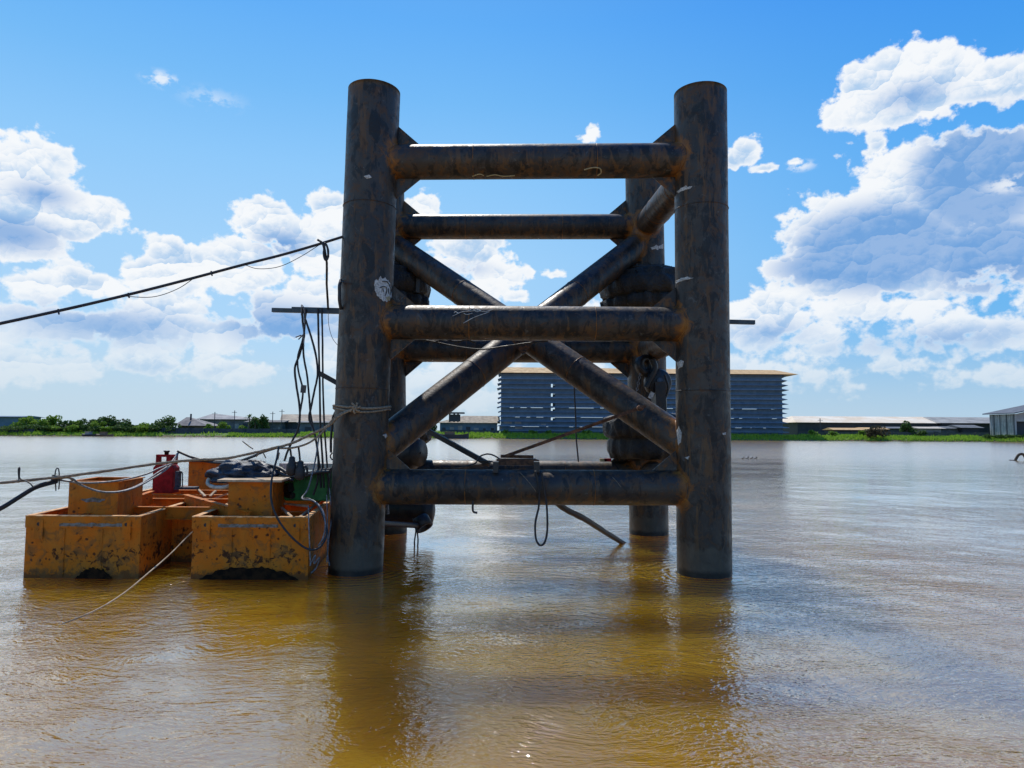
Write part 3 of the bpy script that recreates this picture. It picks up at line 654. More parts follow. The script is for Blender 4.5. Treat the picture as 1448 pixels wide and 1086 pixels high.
rope('water_rope', 'thin pale rope stretched down from the gap between the pontoons into the water', 'rope', pxs([(273,751,11.12),(262,762,11.1),(240,784,10.6),(210,810,9.9),(180,835,9.3),(150,855,8.85),(122,869,8.55),(88,882,8.36)]), .010, plank)
# gear on the lower beam
m = MB()
for (a, b, w, h) in (((640,664,12.15),(690,657,12.3),.05,.05), ((702,653,12.1),(762,654,12.1),.22,.10), ((708,645,12.3),(754,646,12.3),.20,.05), ((706,650,12.2),(758,650,12.25),.25,.03)):
    m.bar(P(*a), P(*b), w, h)
tag(m.build('rusty_channels', rust, origin=P(702,655,12.1)), 'stack of rusty steel channels lying on the lowest front beam', 'steel offcuts')
for (px_, lab) in ((701, 'left small dark bracket hooked over the lowest front beam'), (759, 'right small dark bracket hooked over the lowest front beam')):
    m = MB(); p = P(px_, 661, 11.6); m.box(p, (.09,.07,.17)); m.box(p+Vector((0,.12,.08)), (.09,.3,.03)); tag(m.build('beam_bracket', blackm, origin=p), lab, 'bracket')
m = MB(); m.bar(P(715,645,12.2), P(913,574,11.7), .07, .055); m.bar(P(820,607,11.9), P(870,588,11.8), .10, .02); m.lathe([(.0,-.06),(.05,-.06),(.05,.06),(0,.06)], P(905,577,11.6), (0,1,0), 12)
tag(m.build('rusty_strut', rust, origin=P(715,645,12.2)), 'rusty flat strut leaning from the lowest beam up to the right brace', 'strut')
m = MB(); m.bar(P(598,605,13.2), P(692,657,12.3), .06, .09); tag(m.build('dark_strut', blackm, origin=P(692,657,12.3)), 'dark flat strut leaning from the lowest beam up to the left brace', 'strut')
rope('arched_cable', 'thin black cable arching above the lowest front beam', 'cable', pxs([(655,660),(672,655),(678,646),(690,642),(702,646),(712,655),(690,652),(676,651)], 12.2), .014, black)
rope('cable_loop', 'long narrow black cable loop hanging below the lowest front beam', 'cable', pxs([(757,666,11.42),(762,690,11.45),(762,715,11.5),(757,740,11.5),(758,762,11.5),(764,771,11.5),(771,765,11.5),(774,745,11.5),(773,715,11.5),(770,695,11.47),(766,668,11.42)]), .018, black)
rope('steel_hook', 'small dark bent hook under the lowest front beam', 'hook', pxs([(669,706),(668.5,720),(670,724),(675,725)], 11.6), .018, black, n=3)
rope('plumb_wire', 'thin vertical dark wire hanging behind the right brace', 'wire', pxs([(812,545),(814,590),(815,620),(818,653)], 14.6), .016, black)
rope('slanted_pole', 'thin dark pole slanting from under the beam into the water', 'pole', pxs([(780,706,11.9),(800,720,12.3),(825,733,12.9),(855,752,14.0),(882,769,14.95),(897,780,15.5)]), .055, blackm, n=4)
rope('wire_loop', 'narrow black wire loop hanging left under the lowest beam', 'wire', pxs([(583,733),(587,745),(588,752),(586,768),(588,780),(591,768),(590,752),(587,742)], 14.4), .016, black)
rope('pale_peg', 'short pale metal peg under the left end of the lowest beam', 'peg', pxs([(547,714),(548,727)], 12.3), .035, grey_cable)
rope('beam_cable', 'thin dark cable slung along the underside of the middle front beam', 'cable', pxs([(553,478,12.1),(600,481,12.1),(645,490,12.1),(680,494,12.1),(712,490,12.1),(740,486,12.1),(775,482,12.1)]), .014, black,
     extra=[pxs([(615,484,12),(630,480,12),(645,484,12),(660,481,12),(672,485,12)])])
p = P(733,658,15.95)
for (px_, c_, lab) in ((853, ochre_p, 'small yellow wooden block on the lowest rear beam'), (859, redp, 'small red block on the lowest rear beam')):
    m = MB(); p = P(px_, 650.5, 15.75); m.box(p, (.16,.12,.07)); tag(m.build('small_block', c_, origin=p), lab, 'block')
# chain hoist by the rear right leg
hoist = thing('chain_hoist', 'black chain hoist hanging under the side beam by the rear right leg', 'chain hoist', P(925,560,15.1))
m = MB(); c = P(930,541,15.1); m.lathe([(.02,-.14),(.26,-.13),(.31,-.06),(.31,.06),(.26,.13),(.02,.14)], c, (0.25,-1,0), 28); m.bar(c, c+Vector((.03,0,-.75)), .5, .22); m.build('hoist_body', blackm, hoist)
m = MB(); m.lathe([(.0,-.0),(.08,0),(.08,.03),(0,.03)], c+Vector((.02,-.15,.02)), (0.1,-1,0), 18); m.build('hub_cap', simple('hub_blue_grey', (.10,.13,.17)), hoist)
m = MB(); m.lathe([(.10,-.08),(.24,-.08),(.24,.08),(.10,.08),(.10,-.08)], P(912,517,15.1), (.6,-1,.2), 24); m.build('chain_wheel', blackm, hoist)
m = MB(); m.tube(cr(pxs([(922,508),(926,520),(921,534),(914,548)], 14.95)), .07, 8); m.tube(cr(pxs([(940,530),(945,548),(941,562),(934,570)], 14.9)), .025, 6); m.build('hoist_arm', blackm, hoist)
m = MB(); m.box(P(921,559,14.85), (.09,.01,.15), Matrix.Rotation(.45,3,'Y')); m.build('rating_plate', white_p, hoist)
m = MB()
for i in range(9):
    p = P(905-i*.8, 530+i*4, 14.95); m.tube([p+Vector((.022*math.cos(t)*(i%2), .022*math.cos(t)*(1-i%2), .035*math.sin(t))) for t in [k*math.pi/4 for k in range(8)]], .009, 5, closed=True)
m.build('chain', grey_cable, hoist)

# ---------------------------------------------------------------- work barge of two rusty pontoons
barge = thing('work_barge', 'low rusty orange work barge of two open pontoons beside the near left leg', 'barge', (-5.6, 12.5, 0))
BY = 11.1; SK = -.13
def bp(x, y, z): return Vector((x*.984+SK*(y-BY), y, z))
def sbox(m, x0, x1, y0, y1, z0, z1, mi=0):
    return m.hexa([bp(x0,y0,z0), bp(x1,y0,z0), bp(x1,y1,z0), bp(x0,y1,z0), bp(x0,y0,z1), bp(x1,y0,z1), bp(x1,y1,z1), bp(x0,y1,z1)], mi)
def pontoon(x0, x1, lab):
    y0, y1 = BY, 16.6; t = .03; m = MB()
    # front skin as a fine grid, gently dished, so it catches light like beaten plate
    nxg, nzg = 36, 22
    def fz(i, j, off): 
        x = x0+(x1-x0)*i/nxg; z = -.45+1.43*j/nzg; d = .012*mnoise.noise(Vector((x*2.2, z*2.6, x0)))
        e = min(i, nxg-i, j, nzg-j)/4; return bp(x, y0+off+d*min(1, e), z)
    vs = [fz(i, j, 0) for j in range(nzg+1) for i in range(nxg+1)]
    m.add(vs, [(j*(nxg+1)+i, j*(nxg+1)+i+1, (j+1)*(nxg+1)+i+1, (j+1)*(nxg+1)+i) for j in range(nzg) for i in range(nxg)], True)
    for (a, b) in ((x0, x0+t), (x1-t, x1)): sbox(m, a, b, y0+.002, y1, -.45, .978)
    sbox(m, x0+t, x1-t, y1-t, y1, -.45, .978); sbox(m, x0+t, x1-t, y0+.06, y1-t, .46, .5)      # sunken floor
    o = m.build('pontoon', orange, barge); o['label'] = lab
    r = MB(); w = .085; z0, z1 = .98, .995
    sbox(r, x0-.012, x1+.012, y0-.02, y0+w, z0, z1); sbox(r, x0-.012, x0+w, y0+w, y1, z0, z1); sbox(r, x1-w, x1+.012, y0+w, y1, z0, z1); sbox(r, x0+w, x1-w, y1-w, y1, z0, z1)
    sbox(r, x0-.008, x1+.008, y0-.018, y0-.001, .80, .978, 1)      # folded upper strake
    r.build('rim', [lit_rim, orange], o)
    for f_ in (.34, .67):
        x_ = x0+(x1-x0)*f_; wl = MB(); wl.tube([bp(x_+random.uniform(-.003,.003), y0-.004, .02+.76*q_/30) for q_ in range(31)], .009, 6, wob=.3); wl.build('weld_seam', orange, o)
    for xx in (x0+.22, x1-.22):
        s = MB()
        sbox(s, xx-.07, xx+.07, y0-.03, y0-.019, .62, .93); s.tube([bp(xx,y0-.031,.86), bp(xx,y0-.026,.86)], .03, 12, mi=1)
        s.build('bracket', [orange, inkm], o)
    l = MB(); n = 40; top = []; bot = []
    xa, xb = (x0+.55, x1-.25) if x0 < -7 else (x0+.42, x1-.50)
    for i in range(n+1):
        x = xa+(xb-xa)*i/n; top.append(bp(x, y0-.0215, .875+.02*mnoise.noise(Vector((x*9,1,0))))); bot.append(bp(x, y0-.0215, .825+.012*mnoise.noise(Vector((x*11,4,0)))))
    l.add(top+bot, [(n+1+i, n+2+i, i+1, i) for i in range(n)]); l.build('paint_streak', streakm, o)
    # ragged rust hole at the waterline
    h = MB(); cx_ = x0+1.15 if x0 < -7 else (x0+x1)/2; wd, ht = (.30, .16) if x0 < -7 else (.80, .20); pts = []
    for i in range(33):
        u_ = -1+2*i/32; pts.append(bp(cx_+u_*wd, y0-.022, max(.0, ht*(1-abs(u_)**2.5))+.05*mnoise.noise(Vector((u_*7, x0, 0)))+.03*mnoise.noise(Vector((u_*19, x0, 0)))))
    h.prism(pts+[bp(cx_+wd, y0-.022, -.3), bp(cx_-wd, y0-.022, -.3)], (0, .012, 0)); h.build('rust_hole', holem, o)
    # inner ribs
    for yy in (12.4, 13.6, 14.8, 15.8):
        rb = MB(); sbox(rb, x0+t, x1-t, yy, yy+.03, .5, .9); sbox(rb, x0+t, x1-t, yy-.05, yy+.08, .9, .92); rb.build('frame_rib', orange, o)
    return o
pontoon(-7.92, -6.05, 'left pontoon'); pontoon(-5.2, -3.30, 'right pontoon')
m = MB(); sbox(m, -6.05, -5.2, 12.5, 16.4, -.45, .82); sbox(m, -5.62, -5.50, 12.49, 12.5, .02, .8); sbox(m, -6.0, -5.95, 12.485, 12.5, .0, .8); m.build('centre_hull', orange, barge)
for (yy, zz, x0, x1) in ((12.15, 1.02, -6.9, -4.6), (13.2, 1.06, -7.0, -4.2), (13.9, 1.07, -7.3, -3.6), (14.7, 1.09, -7.3, -3.6), (15.6, 1.10, -7.6, -3.5)):
    m = MB(); sbox(m, x0, x1, yy, yy+.10, zz-.02, zz); sbox(m, x0+.01, x1-.01, yy+.04, yy+.06, zz-.20, zz-.02); sbox(m, x0, x1, yy, yy+.10, zz-.22, zz-.2); m.build('deck_beam', orange, barge)
for (a, b) in (((262,702,13.2),(352,733,11.35)), ((215,697,13.2),(118,737,11.4))):
    m = MB(); A, B = P(*a), P(*b); A.z += -.09; B.z += -.02; m.bar(A, B, .03, .24); m.bar(A+Vector((0,0,.125)), B+Vector((0,0,.125)), .10, .012); m.build('diagonal_plate', orange, barge)
for (a, b) in (((400,712,12.6),(435,716,12.2)), ((420,735,11.6),(455,706,13.2)), ((300,706,13.4),(322,698,13.4)), ((278,690,14.2),(290,702,13.6)), ((297,702,13.6),(305,694,13.9)), ((322,712,13),(340,704,13)), ((398,718,12.2),(412,731,11.5))):
    m = MB(); m.bar(P(*a), P(*b), .045, .03); m.build('deck_rod', plank, barge)
def hatch(x0, x1, y0, y1, z0, z1, name='hatch_box', lab=None, open_=True):
    m = MB(); t = .02; f = -.03
    for (a, b, c, d) in ((x0, x1, y0, y0+t), (x0, x1, y1-t, y1), (x0, x0+t, y0+t, y1-t), (x1-t, x1, y0+t, y1-t)): sbox(m, a, b, c, d, z0, z1)
    w = .05
    sbox(m, x0-.03, x1+.03, y0-.03, y0+w, z1+.001, z1+.014); sbox(m, x0-.03, x1+.03, y1-w, y1+.03, z1+.001, z1+.014); sbox(m, x0-.03, x0+w, y0+w, y1-w, z1+.001, z1+.014); sbox(m, x1-w, x1+.03, y0+w, y1-w, z1+.001, z1+.014)
    sbox(m, x0+t, x1-t, y0+t, y1-t, z0+.02, z0+.05)
    o = m.build(name, orange, barge); 
    if lab: o['label'] = lab
    return o
hl = hatch(-7.46, -6.62, 11.5, 12.5, .5, 1.50, lab='left hatch box with a grey scrape')
m = MB(); n = 26; ring = []
for i in range(n):
    t = 2*math.pi*i/n; ring.append(bp(-7.04+.20*math.cos(t)*(1+.12*math.sin(3*t)), 11.498, 1.20+.035*math.sin(t)*(1+.3*math.sin(5*t))))
m.prism([p-Vector((0,.002,0)) for p in ring], (0,.004,0)); m.build('scrape', streakm, hl)
hr = hatch(-4.78, -4.02, 11.6, 12.7, .5, 1.50, lab='right hatch box with a plank lid')
m = MB(); sbox(m, -4.95, -3.85, 11.5, 12.75, 1.516, 1.55)
m.build('lid', plank, hr)
m = MB()
A = P(270,658,15.4); B = P(312,690,15.4); m.box(((A.x+B.x)/2, 15.7, 1.33), (B.x-A.x+.1, .6, .66)); o = m.build('rear_locker', orange, barge)
m = MB(); m.box(((A.x+B.x)/2, 15.68, 1.675), (1.0, .75, .03)); m.build('lid', blackm, o)
# gear on the barge
can = thing('red_can', 'red upright plastic fuel can with a handle standing on the barge', 'fuel can', P(236,697,14.2))
c = P(235,676,14.2); M_ = MB(); w, h, d = .42, .50, .28
prof = [(-w/2,-.30),(w/2,-.30),(w/2,.22),(w/2-.06,.28),(-w/2+.05,.28),(-w/2,.22)]
M_.prism([c+Vector((x, 0, z)) for x, z in prof], (0, d, 0))
o = M_.build('can_body', redp, can)
bv = o.modifiers.new('b', 'BEVEL'); bv.width = .014; bv.segments = 3
M_ = MB(); M_.box(c+Vector((-.17,0,.36)), (.06,.12,.18)); M_.box(c+Vector((0,0,.46)), (.40,.12,.05)); M_.box(c+Vector((.06,0,.36)), (.09,.12,.16)); M_.box(c+Vector((.18,0,.36)), (.04,.12,.16))
M_.build('handle', redp, can)
M_ = MB(); M_.lathe([(0,0),(.04,0),(.045,.05),(.06,.05),(.06,.08),(0,.08)], c+Vector((-.01,0,.485)), (0,0,1), 14); M_.build('cap', blackm, can)
M_ = MB(); p = P(252,676,14.0); M_.bar(p+Vector((0,0,-.18)), p+Vector((0,0,.14)), .08, .10, (0,1,0)); M_.tube(cr([p+Vector((.02,0,.14)), p+Vector((.08,0,.10)), p+Vector((.09,0,-.1)), p+Vector((.10,0,-.2))]), .012, 6); M_.box(p+Vector((.18,0,-.20)), (.42,.2,.05))
tag(M_.build('battery_box', bluet, origin=p), 'small dark box with a cable loop just right of the red can', 'box')
rope('wire_tie', 'thin wire tie standing up from the tan rope near the left edge', 'wire tie', pxs([(27,681),(26.5,676),(26,664),(28,662),(28,676),(36,680),(43,684),(47,689)], 9.8), .009, black)
# crumpled tarp
def crumple(c, rx, ry, rz, amp, seed, n=28, frq=2.2):
    m = MB(); vs = []; 
    for i in range(n+1):
        th = math.pi*i/n
        for j in range(2*n):
            ph = math.pi*j/n; d = Vector((math.sin(th)*math.cos(ph), math.sin(th)*math.sin(ph), math.cos(th)))
            q = 1+amp*(abs(mnoise.noise(d*frq+Vector((seed,0,0))))*2-.6)+amp*.35*(1-abs(mnoise.noise(d*frq*2.2+Vector((0,seed,0))))*3)
            z = d.z*rz*q; z = max(z, -rz*.45)
            vs.append(c+Vector((d.x*rx*q, d.y*ry*q, z)))
    return m.add(vs, [(i*2*n+j, (i+1)*2*n+j, (i+1)*2*n+(j+1)%(2*n), i*2*n+(j+1)%(2*n)) for i in range(n) for j in range(2*n)], True)
c = P(345,672,12.4); tag(crumple(c, .60, .42, .27, .22, 3.1, 40, 1.5).build('tarp_heap', bluet, origin=c), 'crumpled navy tarp heaped on the plank lid of the right hatch box', 'tarp')
c = P(312,678,12.5)
m = MB(); m.tube(cr(pxs([(296,676,12.3),(294,684,12.2),(303,689,12.1),(318,689,12.0),(330,686,12.0),(345,683,12.0)])), .035, 8, wob=.1); m.box(P(392,672,12.6), (.30,.4,.22), Matrix.Rotation(.3,3,'Y'))
tag(m.build('cloth_roll', cloth, origin=c), 'cream cloth rolled under and beside the navy tarp', 'cloth')
bundle('hose_coil', 'loose dark hoses lying over the tarp and the green machine', 'hose',
  [[(355,655,12.6),(375,657,12.6),(395,662,12.4),(410,670,12.3),(435,669,12.2),(455,665,12.2),(468,664,12.1)], [(362,658,12.5),(385,663,12.5),(402,672,12.3),(425,674,12.2),(450,668,12.1),(466,667,12)], [(378,678,12.3),(400,678,12.2),(415,679,12.2)], [(395,662,12.4),(392,672,12.4),(390,678,12.3)]], .03, black)
mach = thing('green_machine', 'dark green pump housing on the barge against the near left leg', 'pump', P(435,708,12.7))
A, B = P(407,668,12.6), P(470,706,12.6); m = MB()
pf = [(407,683),(412,673),(436,668),(470,665),(470,706),(412,706),(405,697)]
m.prism([P(a, b, 12.9) for a, b in pf], (0, .7, 0)); o = m.build('housing', greenp, mach); bv = o.modifiers.new('b', 'BEVEL'); bv.width = .03; bv.segments = 2
m = MB(); m.bar(P(408,674,12.75), P(470,662,12.75), .75, .03); m.build('lid', grey_cable, mach)
for i in range(5):
    m = MB(); m.bar(P(414+i*5,676-i,12.54), P(414+i*5,682-i,12.54), .03, .01); m.build('vent_slot', blackm, mach)
m = MB(); m.tube(pxs([(402,691,12.6),(412,689,12.5)]), .09, 12); m.build('pipe_flange', blackm, mach)
m = MB(); m.tube(pxs([(404,699,12.6),(414,701,12.5)]), .06, 12); m.build('drain_pipe', blackm, mach)
m = MB(); m.box(P(438,659,14.2), (1.1,.5,.13)); tag(m.build('white_tray', white_p, origin=P(438,659,14.2)), 'pale flat tray lying behind the green machine', 'tray')
m = MB(); m.box(P(384,662,12.9)+Vector((0,0,-.1)), (.38,.3,.18), Matrix.Rotation(-.25,3,'Y')); tag(m.build('cardboard_piece', cloth, origin=P(384,662,12.9)), 'piece of pale board between the tarp and the green machine', 'board')

# ---------------------------------------------------------------- far bank: buildings
def cm(name, c, c2=None, sc=.5, rough=.8): return simple(name, c, c2, sc, rough, bmp=.2, bd=.03, lo=.3, hi=.7)
navy = cm('blue_cladding', (.12,.19,.27), (.085,.145,.215)); navy_l = cm('pale_edge', (.30,.37,.45), (.20,.26,.34), 1.5)
tanroof = cm('tan_sheet_roof', (.66,.42,.18), (.50,.31,.14), .8); whiteroof = cm('bright_sheet_roof', (.82,.74,.60), (.68,.54,.38), .15)
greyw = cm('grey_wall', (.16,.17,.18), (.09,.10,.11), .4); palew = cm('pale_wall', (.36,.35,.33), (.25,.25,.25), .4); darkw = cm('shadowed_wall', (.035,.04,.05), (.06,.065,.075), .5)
brownw = cm('brown_wall', (.20,.15,.11), (.12,.09,.07), .5)
def wx(px, Y): return P(px, 609, Y).x
def wz(px, py, Y): return P(px, py, Y).z
GZ = 1.3
# the big louvred block
Y0 = 212.0; big = thing('louvred_building', 'wide eleven storey dark blue building with stacked projecting louvre ledges and a tan roof', 'building', (wx(906,Y0), Y0+6, GZ))
xl, xr = wx(708,Y0), wx(1107,Y0); ztop = wz(706,527.5,Y0); nlev = 13; lh = (ztop-GZ)/nlev; gx0, gx1 = wx(779,Y0), wx(784.5,Y0)
depth = 11
for lv in range(nlev):
    z0 = GZ+lv*lh; z1 = z0+lh; m = MB()
    open_ = {1: .22, 3: .30, 5: .22}.get(lv, 0)
    for (a, b) in ((xl, gx0), (gx1, xr)):
        zt = z1-(.55 if open_ else 0)
        m.box(((a+b)/2, Y0+.15, (z0+zt)/2), (b-a, .3, zt-z0)); m.box(((a+b)/2, Y0+depth, (z0+zt)/2+.0), (b-a, .3, zt-z0-.1))
        if open_:
            x = a
            while x < b:
                w = random.uniform(1.2, 5); 
                if random.random() > open_: m.box((min(x+w/2, b-.1), Y0+.16, (zt+z1)/2), (w, .28, z1-zt))
                x += w+random.uniform(.2, 2.2)
    if lv not in (10, 8, 6, 5, 3): m.box(((gx0+gx1)/2, Y0+.3, (z0+z1)/2), (gx1-gx0, .3, lh))
    m.box(((gx0+gx1)/2, Y0+.2, z1-lh*.2), (gx1-gx0, .2, lh*.4)) if lv in (3, 4, 6) else None
    for xx in (xl+.15, xr-.15):
        m.box((xx, Y0+depth/2, z0+lh*.32), (.3, depth-.6, lh*.64))
    if m.v: m.build('storey_wall', navy, big)
    m = MB(); ov = .9+.12*((lv*7) % 4)
    # sloping ledge all round
    za, zb = z1+.02, z1-.42
    for (x0, x1, y0, y1, zi, zo) in (((xl, xr, Y0, Y0-ov, za, zb)),):
        m.hexa([Vector((x0-ov, y1, zo-.06)), Vector((x1+ov, y1, zo-.06)), Vector((x1, y0, zi-.06)), Vector((x0, y0, zi-.06)), Vector((x0-ov, y1, zo)), Vector((x1+ov, y1, zo)), Vector((x1, y0, zi)), Vector((x0, y0, zi))])
    ovr = 4.2 if lv > 1 else 6.5
    m.hexa([Vector((xr, Y0, za-.08)), Vector((xr+ov*1.3, Y0-ov, zb-.08)), Vector((xr+ovr, Y0+depth, zb+.1)), Vector((xr, Y0+depth, za-.08)), Vector((xr, Y0, za)), Vector((xr+ov*1.3, Y0-ov, zb)), Vector((xr+ovr, Y0+depth, zb+.18)), Vector((xr, Y0+depth, za))])
    m.hexa([Vector((xl-ov, Y0-ov, zb-.06)), Vector((xl, Y0, za-.06)), Vector((xl, Y0+depth, za-.06)), Vector((xl-ov, Y0+depth, zb-.06)), Vector((xl-ov, Y0-ov, zb)), Vector((xl, Y0, za)), Vector((xl, Y0+depth, za)), Vector((xl-ov, Y0+depth, zb))])
    m.build('ledge', navy_l if lv % 2 else cm('ledge_blue', (.20,.27,.35), (.14,.20,.28)), big)
m = MB(); zr = wz(712,519.5,Y0); e = 1.6
m.hexa([Vector((xl-e*.6, Y0-e, ztop+.05)), Vector((xr+4.6, Y0-e, ztop+.05)), Vector((xr+4.6, Y0+depth+e, ztop+.05)), Vector((xl-e*.6, Y0+depth+e, ztop+.05)),
        Vector((xl+1.2, Y0+depth/2-1, zr+.5)), Vector((xr-.5, Y0+depth/2-1, zr+.1)), Vector((xr-.5, Y0+depth/2+1, zr+.1)), Vector((xl+1.2, Y0+depth/2+1, zr+.5))])
m.build('roof', tanroof, big)
for (a, b, py0, py1) in ((712,724,596,599),(728,737,596,599),(728,739,602,606.5),(706,709,601,608),(765,772,599,602)):
    m = MB(); m.box(((wx(a,Y0)+wx(b,Y0))/2, Y0-.03, wz(720,(py0+py1)/2,Y0)), (wx(b,Y0)-wx(a,Y0), .06, (py1-py0)*Y0/F)); m.build('white_panel', palew, big)

def shed(name, label, x0, x1, ye, yr, Y, depth, wall, roof, cat='shed', xe0=None, xe1=None, openings=0, base=GZ, overhang=1.0, yex=None):
    t = thing(name, label, cat, (wx((x0+x1)/2, Y), Y+depth/2, base))
    a, b = wx(x0,Y), wx(x1,Y); mid = (x0+x1)/2; ze = wz(mid,ye,Y); zr = wz(mid,yr,Y+depth*.5)
    m = MB(); m.box(((a+b)/2, Y+depth/2, (base+ze)/2-.05), (b-a, depth, ze-base-.1)); m.build('wall', wall, t)
    ra, rb = wx(xe0,Y+depth*.5) if xe0 is not None else a-overhang, wx(xe1,Y+depth*.5) if xe1 is not None else b+overhang
    m = MB(); o = overhang
    lo = [Vector((a-o, Y-o, ze)), Vector((b+o, Y-o, ze)), Vector((b+o, Y+depth+o, ze)), Vector((a-o, Y+depth+o, ze))]
    hi = [Vector((ra, Y+depth*.5-.1, zr)), Vector((rb, Y+depth*.5-.1, zr)), Vector((rb, Y+depth*.5+.1, zr)), Vector((ra, Y+depth*.5+.1, zr))]
    m.hexa([v-Vector((0,0,.25)) for v in lo]+[v-Vector((0,0,.2)) for v in lo]); m.hexa([v-Vector((0,0,.19)) for v in lo]+hi)
    m.build('roof', roof, t)
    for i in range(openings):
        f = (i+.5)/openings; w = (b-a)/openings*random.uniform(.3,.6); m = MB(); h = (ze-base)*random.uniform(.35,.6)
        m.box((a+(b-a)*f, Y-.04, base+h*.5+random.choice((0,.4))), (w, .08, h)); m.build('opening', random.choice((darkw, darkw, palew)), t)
    return t
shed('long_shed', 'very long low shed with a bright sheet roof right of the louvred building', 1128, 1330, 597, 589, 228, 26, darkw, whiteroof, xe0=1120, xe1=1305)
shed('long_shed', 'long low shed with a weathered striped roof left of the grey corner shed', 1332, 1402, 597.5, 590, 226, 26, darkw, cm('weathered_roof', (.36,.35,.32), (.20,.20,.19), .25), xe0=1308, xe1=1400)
shed('lean_to', 'narrow lean-to with a tan roof strip in front of the long shed', 1181, 1221, 607, 605, 216, 6, darkw, tanroof)
shed('lean_to', 'small brownish lean-to beside the leafless bush', 1223, 1252, 606, 604.5, 217, 6, greyw, tanroof, openings=2)
shed('small_house', 'small pale house with a flat cream roof near the weathered shed', 1301, 1331, 605, 603.5, 214, 7, palew, cloth, 'house', openings=2)
shed('small_house', 'low grey house between the pale house and the arched shed', 1332, 1362, 605, 603, 217, 7, greyw, greyw, 'house', openings=3)
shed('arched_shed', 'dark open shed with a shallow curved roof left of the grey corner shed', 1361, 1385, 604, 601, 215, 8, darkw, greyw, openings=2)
shed('block_row', 'row of low grey walls and huts under the long shed', 1256, 1300, 605, 603.5, 219, 5, greyw, greyw, 'huts', openings=5)
# corner shed at the right edge
cs = thing('corner_shed', 'tall grey ribbed sheet metal shed at the right edge of the far bank', 'shed', (wx(1425,206), 212, GZ))
Yc = 206; a, b, c3 = wx(1399,Yc), wx(1436,Yc), wx(1500,Yc); ze = wz(1400,586,Yc)
ribm = simple('ribbed_sheet', (.46,.46,.46), (.36,.36,.36), .6, .6, bmp=0)
a = wx(1436,Yc); Yb = a*F/(1399-CX); dp = Yb-Yc; ze = wz(1399,586.5,Yb)
m = MB(); m.box((a+.2, (Yc+Yb)/2, (GZ+ze)/2), (.4, dp, ze-GZ))
for i in range(14): m.box((a-.05, Yc+dp*(i+.5)/14, (GZ+ze)/2), (.14, .3, ze-GZ-.1))
m.build('side_wall', ribm, cs)
for f in (.02,.3,.55,.8): 
    m = MB(); m.box((a-.16, Yc+dp*f+.1, (GZ+ze)/2), (.2, .25, ze-GZ-.05)); m.build('post', greyw, cs)
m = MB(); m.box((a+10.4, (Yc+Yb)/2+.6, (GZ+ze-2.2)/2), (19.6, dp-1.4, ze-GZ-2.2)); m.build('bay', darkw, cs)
m = MB(); m.prism([(a+.42, Yc+.2, ze-2.2), (a+20, Yc+.2, ze-2.2), (a+20, Yc+.2, ze+4.4), (a+.42, Yc+.2, ze-.02)], (0, .3, 0)); m.build('fascia', ribm, cs)
m = MB(); rp = [(a-1.2, Yc-1.5, ze+.05), (a+22, Yc-1.5, ze+5.0), (a+22, Yc-1.5, ze+5.35), (a-1.2, Yc-1.5, ze+.35)]
m.prism([(x_, (Yc+Yb)/2, z_) for x_, y_, z_ in rp], (0, dp+3, 0)); m.build('roof', cm('slate_roof', (.10,.12,.15)), cs)

# left bank buildings
shed('blue_shed', 'dark blue shed with pale doors at the left edge of the far bank', -20, 27, 588.5, 588, 222, 10, navy, navy, openings=0)
for i in range(3):
    pass
shed('hip_roof_house', 'low house with a grey hipped roof left of the big grey warehouse', 252, 291, 601, 590, 214, 10, brownw, cm('grey_tile_roof', (.17,.155,.15), (.12,.11,.11), .6), 'house', xe0=263, xe1=268, openings=3)
m = MB(); m.tube([Vector((wx(265,214),216,5)), Vector((wx(265,214),216,wz(265,585,214)))], .28, 8); tag(m.build('chimney_pipe', darkw, origin=(wx(265,214),216,5)), 'thin dark vent pipe rising above the hipped roof house', 'pipe')
shed('warehouse', 'grey warehouse with a gabled pale roof behind the hipped roof house', 282, 352, 592, 585, 230, 22, greyw, cm('pale_grey_roof', (.30,.29,.28), (.20,.20,.20), .3), 'warehouse', xe0=300, xe1=304, openings=6)
shed('factory_huts', 'jumble of low grey factory huts left of the tan roofed warehouse', 350, 398, 596, 594, 222, 9, greyw, darkw, 'huts', openings=7)
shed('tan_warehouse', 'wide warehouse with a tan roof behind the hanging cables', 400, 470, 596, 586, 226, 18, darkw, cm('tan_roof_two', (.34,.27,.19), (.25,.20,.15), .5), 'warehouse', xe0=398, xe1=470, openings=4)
shed('grey_hall', 'flat blue grey hall in front of the tan roofed warehouse', 424, 470, 596.5, 595.5, 214, 8, cm('blue_grey_wall', (.12,.15,.19)), greyw, 'hall', openings=2)
shed('dock_building', 'low blue grey dock building with a tan roof left of the louvred building', 622, 702, 597, 588, 216, 12, navy, cm('tan_roof_three', (.36,.29,.20), (.24,.19,.14), 1.0), 'building', xe0=655, xe1=706, openings=7)
m = MB(); m.box((wx(642,214), 214, wz(642,584,214)), (6.4, 3, .45)); 
for dx in (-1.4, 0, 1.2): m.box((wx(642,214)+dx, 214, wz(642,590,214)), (.5, .5, 3))
m.box((wx(642,214)+.3, 214, wz(642,591,214)), (3.2, 1.2, 2.2)); tag(m.build('loading_crane', darkw, origin=(wx(642,214), 214, GZ)), 'dark loading crane with a flat jib on the dock building roof', 'crane')
